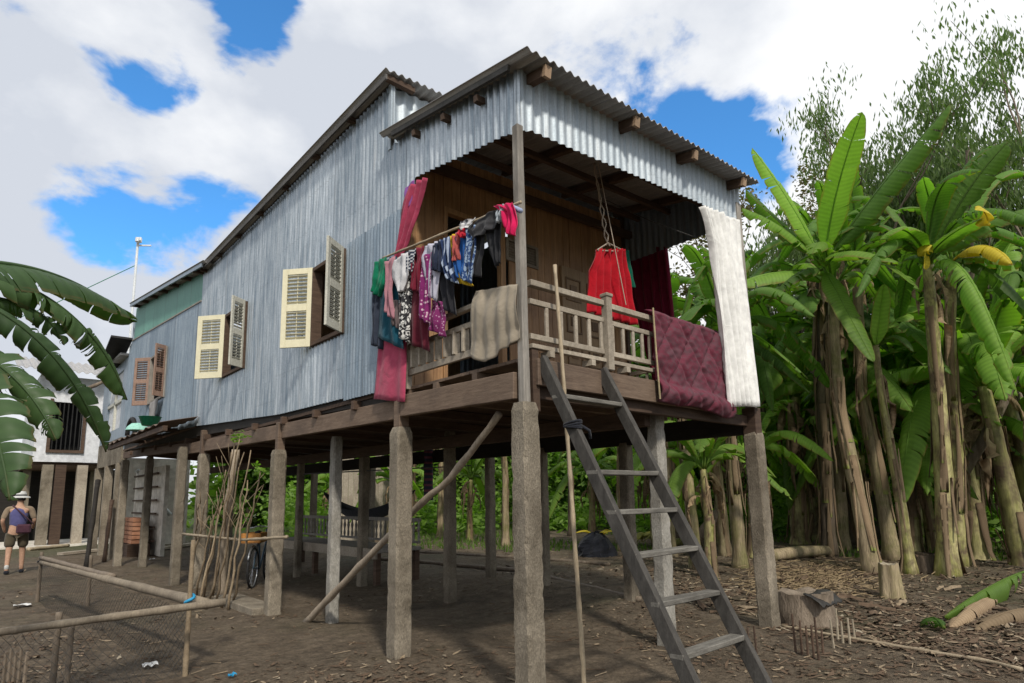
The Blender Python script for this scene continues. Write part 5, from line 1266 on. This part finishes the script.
# ------------------------------------------------------------------ stumps and debris on the right
def stump(px, py, r, h, label, mat='bark', topmat='wood_end', seed=1, n=22, dead=False):
    b = G(px, py); t = thing('tree_stump', b, label, 'stump'); mb = MB(); g = []
    for k_ in range(7):
        v = k_/6; ring = []
        for j in range(n+1):
            a = 2*pi*j/n; w = 1+.22*noise.noise((cos(a)*1.6+seed, sin(a)*1.6, v*.8))+.28*(1-v)**2*abs(sin(a*2.5+seed))+.06*noise.noise((cos(a)*6, sin(a)*6, v*4+seed))
            ring.append(b+V((cos(a)*r*w*(1-.10*v), sin(a)*r*w*(1-.10*v), -.05+(h+.05)*v+(v > .9)*.06*noise.noise((cos(a)*2, sin(a)*2, seed)))))
        g.append(ring)
    mb.grid(g); mb.build('bole', mat, t, smooth=True)
    top = g[-1][:-1]; c = b+V((0, 0, h-.02)); m2 = MB(); g2 = [[c+(p-c)*s+V((0, 0, .012*noise.noise((p.x*9*s, p.y*9*s, 1)))) for p in top+[top[0]]] for s in (1, .7, .4, .05)]
    m2.grid(g2); m2.build('cut_face', topmat, t); return b, t
sb, st_ = stump(808, 622, .31, .33, 'broad rotting tree stump beside the right corner stilt', 'bark', 'bark', 3)
mb = MB(); g = []
for i in range(13):
    g.append([sb+V((-.27+.54*i/12, -.29+.2*j/5, .33-.11*(1-j/5)**2+.03*noise.noise((i*.7, j*.7, 4)))) for j in range(6)])
mb.grid(g, thick=(0, 0, .012)); tag(mb.build('dark_sheet', 'wet_cloth', smooth=True), 'dark wet cloth lying over the front of the broad stump', 'cloth')
stump(892, 598, .13, .46, 'fibrous cut banana stump in front of the grove', 'stem_brown', 'litter_c', 8)
stump(925, 572, .2, .3, 'hollow dark rotten stump at the foot of the banana stems', 'stem_dark', 'litter_b', 11)
rnd = random.Random(21)
for i, (px, py, h) in enumerate([(796, 652, .34), (802, 655, .3), (808, 656, .26), (814, 658, .28), (819, 660, .36), (823, 655, .22), (838, 640, .3), (843, 643, .2), (850, 644, .24), (855, 640, .2), (834, 648, .26)]):
    b = G(px, py); pale = i > 5
    o = MB().tube([b-V((0, 0, .05)), b+V((rnd.uniform(-.03, .03), 0, h))], [.013, .009], 6).build('short_stake', 'litter_c' if pale else 'wood_dark')
    tag(o, ('pale' if pale else 'dark')+' short stake stuck in the earth in front of the broad stump', 'stake', 'short stakes before the stump')
for i, (px, py, h) in enumerate([(742, 655, .22), (750, 658, .26), (746, 662, .2), (757, 655, .25)]):
    b = G(px, py); o = MB().tube([b-V((0, 0, .05)), b+V((0, rnd.uniform(-.02, .02), h))], [.012, .009], 6).build('short_stake', 'wood_dark'); tag(o, 'short dark stake stuck in the earth at the foot of the ladder', 'stake', 'short stakes by the ladder foot')
for i, px in enumerate((3, 8, 13, 18, 24)):
    b = G(px, 683); o = MB().tube([b-V((0, 0, .05)), b+V((0, 0, .25+.03*(i % 2)))], [.016, .012], 6).build('short_stake', 'bamboo_dark'); tag(o, 'short grey stake in the row at the bottom left corner', 'stake', 'short stakes at the bottom left')
bamboo('ground_pole', [G(782, 628)+V((0, 0, .02)), G(860, 642)+V((0, 0, .02)), G(990, 664)+V((0, 0, .02)), G(1022, 672)+V((0, 0, .02))], .016, 'bamboo', 'long pale pole lying on the earth in the right foreground', 'pole')
bamboo('ground_pole', [G(380, 560)+V((0, 0, .03)), G(520, 572)+V((0, 0, .03)), G(640, 602)+V((0, 0, .03))], .035, 'bamboo_dark', 'long dark pole lying on the ground behind the stilts', 'pole')
bamboo('ground_pole', [G(400, 552)+V((0, 0, .03)), G(530, 560)+V((0, 0, .03)), G(610, 566)+V((0, 0, .03))], .035, 'bark', 'grey pole on the ground farther behind the stilts', 'pole')
bamboo('plank', [G(28, 551)+V((0, 0, .05)), G(68, 547)+V((0, 0, .05))], .06, 'bamboo', 'pale log lying beside the walking person', 'log')
def log(pts, r, mat, label):
    o = MB().tube(pts, r, 12, bump=.06).build('fallen_log', mat, smooth=True); tag(o, label, 'log')
log([G(765, 562)+V((0, 0, .1)), G(800, 558)+V((0, 0, .12)), G(838, 556)+V((0, 0, .12))], [.12, .12, .1], 'stem_brown', 'fallen pale banana log left of the dark banana stem')
log([G(690, 556)+V((0, 0, .15)), D(712, 520, ln(G(700, 556))), D(722, 508, ln(G(700, 556)))], [.12, .11, .1], 'bark', 'broken log tilted up behind the right corner stilt')
log([G(660, 548)+V((0, 0, .1)), G(690, 545)+V((0, 0, .1))], [.1, .1], 'stem_green', 'short mossy log behind the front middle stilt')

def litter():
    rnd = random.Random(31); mb = MB()
    def flake(c, s, mi, el=1.0, lift=.0):
        a = rnd.uniform(0, 6.28); d = V((cos(a), sin(a), rnd.uniform(-.15, .3))); e = V((-sin(a), cos(a), rnd.uniform(-.3, .3)))
        c = c+V((0, 0, .008+lift+s*.1)); ja = lambda: rnd.uniform(.55, 1.3); cu = rnd.uniform(-.1, .35)*s
        ring = [c-d*s*el*ja()+V((0, 0, cu)), c-d*s*el*.4*ja()+e*s*.42*ja(), c+d*s*el*.5*ja()+e*s*.3*ja()+V((0, 0, cu*.5)), c+d*s*el*ja()+V((0, 0, cu)), c+d*s*el*.2*ja()-e*s*.45*ja(), c-d*s*el*.6*ja()-e*s*.2*ja()]
        mb.add(ring, [(0, 1, 4, 5), (1, 2, 3, 4)], mi=mi)
    for _ in range(26000):
        if rnd.random() < .62: px, py = rnd.uniform(640, 1100), 510+170*rnd.random()**1.3
        else: px, py = rnd.uniform(-40, 700), rnd.uniform(540, 690)
        c = G(px, py); dd = ln(c)
        if dd > 26: continue
        dens = noise.noise((c.x*.5, c.y*.5, 7))
        right = c.x > 4 or (c.x > 3.4 and c.y < 0)
        if not right and rnd.random() < .72-(dens*.8): continue
        if right and dens < -.25 and rnd.random() < .6: continue
        flake(c, rnd.uniform(.012, .042)*(1+.5*right), rnd.choices((0, 1, 2), (2.6, 8, .35))[0], rnd.choice((.8, 1, 1.3, 1.8)))
    for _ in range(110):      # larger scraps of dry banana leaf
        px, py = rnd.uniform(700, 1120), rnd.uniform(535, 625); c = G(px, py)
        if ln(c) > 20 or noise.noise((c.x*.6, c.y*.6, 2)) < -.1: continue
        a = rnd.uniform(0, 6.28); d = V((cos(a), sin(a), 0)); e = V((-sin(a), cos(a), 0)); L_ = rnd.uniform(.06, .2); w_ = L_*rnd.uniform(.15, .4); h_ = rnd.uniform(.01, .05); g = []
        for q in range(5):
            t = q/4; g.append([c+d*(t-.5)*L_*2+e*w_*x_*(1-.5*abs(t-.5))+V((0, 0, .012+h_*(1-abs(x_))+.02*noise.noise((q*1.3, x_*2, c.x))+h_*t)) for x_ in (-1, -.4, .3, 1)])
        mb.grid(g, mi=rnd.choice((0, 1, 1, 1)))
    for _ in range(380):      # twigs
        px, py = rnd.uniform(0, 1060), rnd.uniform(530, 690); c = G(px, py)
        if ln(c) > 22: continue
        a = rnd.uniform(0, 6.28); l = rnd.uniform(.05, .2); mb.tube([c+V((0, 0, .01)), c+V((cos(a)*l, sin(a)*l, .02))], .003+.003*rnd.random(), 3, mi=rnd.choice((0, 1, 1)))
    o = mb.build('leaf_litter', ['litter_a', 'litter_b', 'litter_c']); tag(o, 'scattered dry leaves and twigs on the bare earth', 'leaf litter', kind='stuff')
    mb = MB()
    for _ in range(1700):     # straw-like banana fibre heap between stump and grove
        px, py = rnd.gauss(812, 34), rnd.gauss(580, 9); c = G(px, py); a = rnd.gauss(.2, .8); l = rnd.uniform(.06, .26)
        z = abs(rnd.gauss(.03, .05)); p = c+V((0, 0, z)); q = c+V((cos(a)*l, -sin(a)*l, abs(rnd.gauss(.02, .04)))); s = V((.008, .008, .003))
        mb.add([p-s, p+s, q+s, q-s], [(0, 1, 2, 3)], mi=rnd.choice((0, 0, 1)))
    o = mb.build('dry_fibre', ['straw', 'litter_b']); tag(o, 'heap of dry banana fibre between the broad stump and the grove', 'fibre heap', kind='stuff')
litter()
# fallen banana leaf on the right
rnd = random.Random(41)
a = G(1040, 585)+V((0, 0, .25)); b = G(945, 622)+V((0, 0, .06))
mb = MB(); leaf_into(mb, a, (a+b)/2+V((0, 0, .14)), b, .2, rnd, droop=1.2, tear=1, n=34, ragged=.5, pet=.25, keel=.5)
tag(mb.build('fallen_leaf', 'leaf_bright', smooth=True), 'fallen green banana leaf with yellow midrib at the right edge', 'banana leaf')
for i, (p, q, lab) in enumerate(((( 1000, 600), (950, 630), 'grey withered banana leaf beneath the fallen green leaf'), ((1040, 615), (975, 632), 'crumpled brown banana leaf at the right frame edge'), ((945, 634), (925, 625), 'torn pale green leaf scrap left of the fallen leaf'))):
    a = G(*p)+V((0, 0, .06)); b = G(*q)+V((0, 0, .03)); mb = MB(); leaf_into(mb, a, (a+b)/2+V((0, 0, .14)), b, .22, rnd, droop=.9, tear=1, n=18, ragged=.4)
    tag(mb.build('fallen_leaf', ['leaf_dead', 'leaf_dead', 'leaf_mid'][i], smooth=True), lab, 'banana leaf')
# dark heap with yellow leaves seen between ladder rails
hb = G(596, 556); t = thing('heap', hb, 'dark crumpled heap with yellow leaves behind the ladder', 'heap')
mb = MB(); g = []
for i in range(12):
    ph_ = i/11*pi/2; g.append([hb+V((cos(a)*cos(ph_)*.42*(1+.3*noise.noise((cos(a)*2, sin(a)*2, i*.4))), sin(a)*cos(ph_)*.42*(1+.3*noise.noise((cos(a)*2, sin(a)*2, i*.4+3))), sin(ph_)*.5*(1+.25*noise.noise((cos(a)*3, sin(a)*3, 8))))) for a in [j*2*pi/20 for j in range(21)]])
mb.grid(g); mb.build('dark_sack', 'dark_cloth', t)
mb = MB()
for i in range(7):
    a = rnd.uniform(0, 6.28); b = hb+V((.2, .1, .3)); leaf_into(mb, b, b+V((cos(a)*.2, sin(a)*.2, .35)), b+V((cos(a)*.5, sin(a)*.5, .2)), .07, rnd, n=8)
mb.build('yellow_leaves', 'leaf_yellow', t)
hb2 = G(648, 545); mb = MB()
for i in range(14):
    a = rnd.uniform(0, 6.28); b = hb2+V((rnd.uniform(-.5, .5), rnd.uniform(-.5, .5), .1)); leaf_into(mb, b, b+V((cos(a)*.3, sin(a)*.3, .4)), b+V((cos(a)*.7, sin(a)*.7, .1)), .09, rnd, n=10)
tag(mb.build('cut_leaf_pile', surf('yellow_green_leaf', (.22, .22, .03), (.36, .33, .06), .6)), 'pile of yellow green cut leaves behind the front middle stilt', 'leaf pile')
# small rubbish
for (px, py, mt, lab, s) in ((150, 668, 'white_plastic', 'crumpled white wrapper on the earth by the pen fence', .06), (232, 678, 'blue_plastic', 'blue wrapper on the earth right of the pen fence', .03), (22, 607, 'white_plastic', 'pale scrap of plastic inside the pen', .1), (152, 560, 'white_plastic', 'small white scrap near the far stilts', .06)):
    c = G(px, py); mb = MB(); g = [[c+V((s*(u-2)*.5, s*(v-2)*.4, .015+.03*random.random())) for u in range(5)] for v in range(5)]; mb.grid(g, thick=(0, 0, .003)); tag(mb.build('wrapper', mt), lab, 'litter')

# left clutter: bricks, planks, boards
q = G(103, 540)
bk = thing('brick_stack', (.75, 17.4, 0), 'stack of reddish bricks in the alcove under the annex', 'bricks')
mb = MB(); rnd = random.Random(2)
for k_ in range(6):
    for j in range(7): y = 16.5+j*.24+rnd.uniform(-.02, .02); mb.box(.5, .85, y, y+.21, .35+k_*.12, .35+k_*.12+.1)
mb.build('bricks', 'brick', bk)
MB().box(.4, .95, 16.4, 18.3, .0, .33).build('pallet', 'wood_dark', bk)
bamboo('leaning_post', [G(86, 568), P(98, 480, 'y', G(86, 568).y+.8)], .05, 'black_timber', 'dark post leaning beside the grey annex stilt', 'post', nodes=1)
bamboo('leaning_post', [G(104, 562), P(112, 500, 'y', G(104, 562).y+.4)], .045, 'wood_dark', 'dark board leaning in front of the brick stack', 'board', nodes=1)
for i, (a, b, lab) in enumerate((((60, 556), (98, 552), 'flat plank lying before the neighbour house'), ((150, 552), (196, 545), 'flat board on the ground behind the far stilts'))):
    o = MB().bar(G(*a)+V((0, 0, .06)), G(*b)+V((0, 0, .06)), .25, .07).build('plank', 'wood_rail'); tag(o, lab, 'plank')
shr = G(163, 530); mb = MB(); leafcloud(mb, [(shr+V((0, 0, .35)), .5)], 260, .2, rnd, asp=.4); t = thing('small_shrub', shr, 'small bright green shrub before the stained cement wall', 'shrub'); mb.build('foliage', 'foliage_light', t)

# ------------------------------------------------------------------ the person
def person():
    b = G(13, 574); H = 1.72; t = thing('person', b, 'person in sun hat, purple vest and shorts walking away', 'person')
    f = V((.15, 1, 0)).normalized(); s = V((f.y, -f.x, 0)); up = V((0, 0, 1)); g0 = V((b.x, b.y, gh(b.x, b.y)))
    J = lambda a, c, z: g0+s*a+f*c+up*z
    def skin(name, vs, es, mat, par, lev=2):
        me = bpy.data.meshes.new(name); me.from_pydata([tuple(V(v[0])-g0) for v in vs], es, []); me.materials.append(MT[mat])
        o = bpy.data.objects.new(name, me); col.objects.link(o); o.parent = par
        md = o.modifiers.new('skin', 'SKIN'); md.use_smooth_shade = True
        for i, v in enumerate(vs): me.skin_vertices[0].data[i].radius = (v[1], v[2] if len(v) > 2 else v[1]); me.skin_vertices[0].data[i].use_root = (i == 0)
        sb_ = o.modifiers.new('sub', 'SUBSURF'); sb_.levels = lev; sb_.render_levels = lev; return o
    vs = [(J(0, 0, .92), .15, .11), (J(0, 0, 1.1), .14, .1), (J(0, .01, 1.3), .17, .11), (J(0, .02, 1.42), .12, .08), (J(0, .02, 1.5), .055), (J(0, .03, 1.57), .07, .08), (J(0, .04, 1.66), .075, .09), (J(0, .04, 1.71), .04),
          (J(-.1, 0, .86), .09), (J(-.11, -.04, .48), .06), (J(-.11, -.12, .1), .04), (J(-.11, -.02, .04), .04),
          (J(.1, 0, .86), .09), (J(.11, .1, .48), .06), (J(.12, .12, .1), .04), (J(.12, .24, .04), .04),
          (J(-.2, .0, 1.4), .055), (J(-.27, -.06, 1.14), .042), (J(-.24, .08, .95), .032), (J(-.23, .14, .89), .035, .02),
          (J(.2, .0, 1.4), .055), (J(.28, .0, 1.14), .042), (J(.25, .16, 1.0), .032), (J(.24, .22, .96), .035, .02)]
    es = [(0, 1), (1, 2), (2, 3), (3, 4), (4, 5), (5, 6), (6, 7), (0, 8), (8, 9), (9, 10), (10, 11), (0, 12), (12, 13), (13, 14), (14, 15), (2, 16), (16, 17), (17, 18), (18, 19), (2, 20), (20, 21), (21, 22), (22, 23)]
    body = skin('body', vs, es, 'skin', t)
    skin('vest', [(J(0, 0, .96), .165, .125), (J(0, 0, 1.12), .165, .125), (J(0, 0, 1.32), .19, .13), (J(0, 0.01, 1.43), .15, .10)], [(0, 1), (1, 2), (2, 3)], 'vest', t)
    skin('shirt_sleeves', [(J(0, 0, 1.38), .07), (J(-.2, .0, 1.4), .07), (J(-.265, -.05, 1.16), .055), (J(.2, .0, 1.4), .07), (J(.275, .0, 1.16), .055)], [(0, 1), (1, 2), (0, 3), (3, 4)], 'shirt_tan', t)
    skin('shorts', [(J(0, 0, .95), .17, .13), (J(-.105, 0, .82), .115), (J(-.115, -.04, .55), .10), (J(.105, .01, .82), .115), (J(.115, .08, .55), .10)], [(0, 1), (1, 2), (0, 3), (3, 4)], 'khaki', t)
    for a, c, z in ((-.11, -.11, .0), (.12, .13, .0)):
        skin('sock', [(J(a, c, .09), .045), (J(a, c+.0, .22), .05)], [(0, 1)], 'hat', t, 1)
        skin('shoe', [(J(a, c-.05, .05), .05, .045), (J(a, c+.06, .05), .055, .045), (J(a, c+.18, .04), .045, .035)], [(0, 1), (1, 2)], 'dark_cloth', t)
    mb = MB(); hc = J(0, .04, 1.66)
    lathe(mb, hc, [(.17, -.03), (.155, -.005), (.1, .015), (.095, .07), (.075, .11), (0, .12)], 20); h_ = mb.build('hat', 'hat', t, smooth=True)
    mb = MB(); lathe(mb, hc, [(.104, .015), (.101, .045)], 20); mb.build('hat_band', 'dark_cloth', h_, smooth=True)
    mb = MB(); lathe(mb, J(0, .03, 1.57), [(.082, 0), (.088, .05), (.085, .1)], 14); mb.build('hair', 'hair', t, smooth=True)
    c = J(.12, -.21, .96); mb = MB(); mb.bar(c-s*.13, c+s*.13, .08, .2); bg = mb.build('shoulder_bag', 'bag', t, bevel=.03)
    MB().tube([c+s*.16+up*.1, J(.05, -.16, 1.3), J(-.12, -.05, 1.47), J(-.14, .1, 1.4)], .014, 5).build('strap', 'bag', bg, smooth=True)
person()

# plank fence far behind the hammock
pf = thing('plank_fence', AT(372, 21.5), 'weathered plank fence glimpsed behind the hammock', 'fence')
a = AT(338, 21.5); b = AT(408, 21.5); dv = (b-a); n = 14
for i in range(n):
    p = a+dv*((i+.5)/n); MB().bar(p-V((0, 0, .1)), p+V((0, 0, 2.7+.12*(i % 3))), .16, .03, upv=tuple(V((-dv.y, dv.x, 0)).normalized()), jit=.006, cuts=3).build('board', 'wood_rail', pf)
for z in (.7, 1.9): MB().bar(a+V((0, 0, z))+V((.05, .05, 0)), b+V((0, 0, z))+V((.05, .05, 0)), .04, .09).build('cross_rail', 'wood_beam', pf)
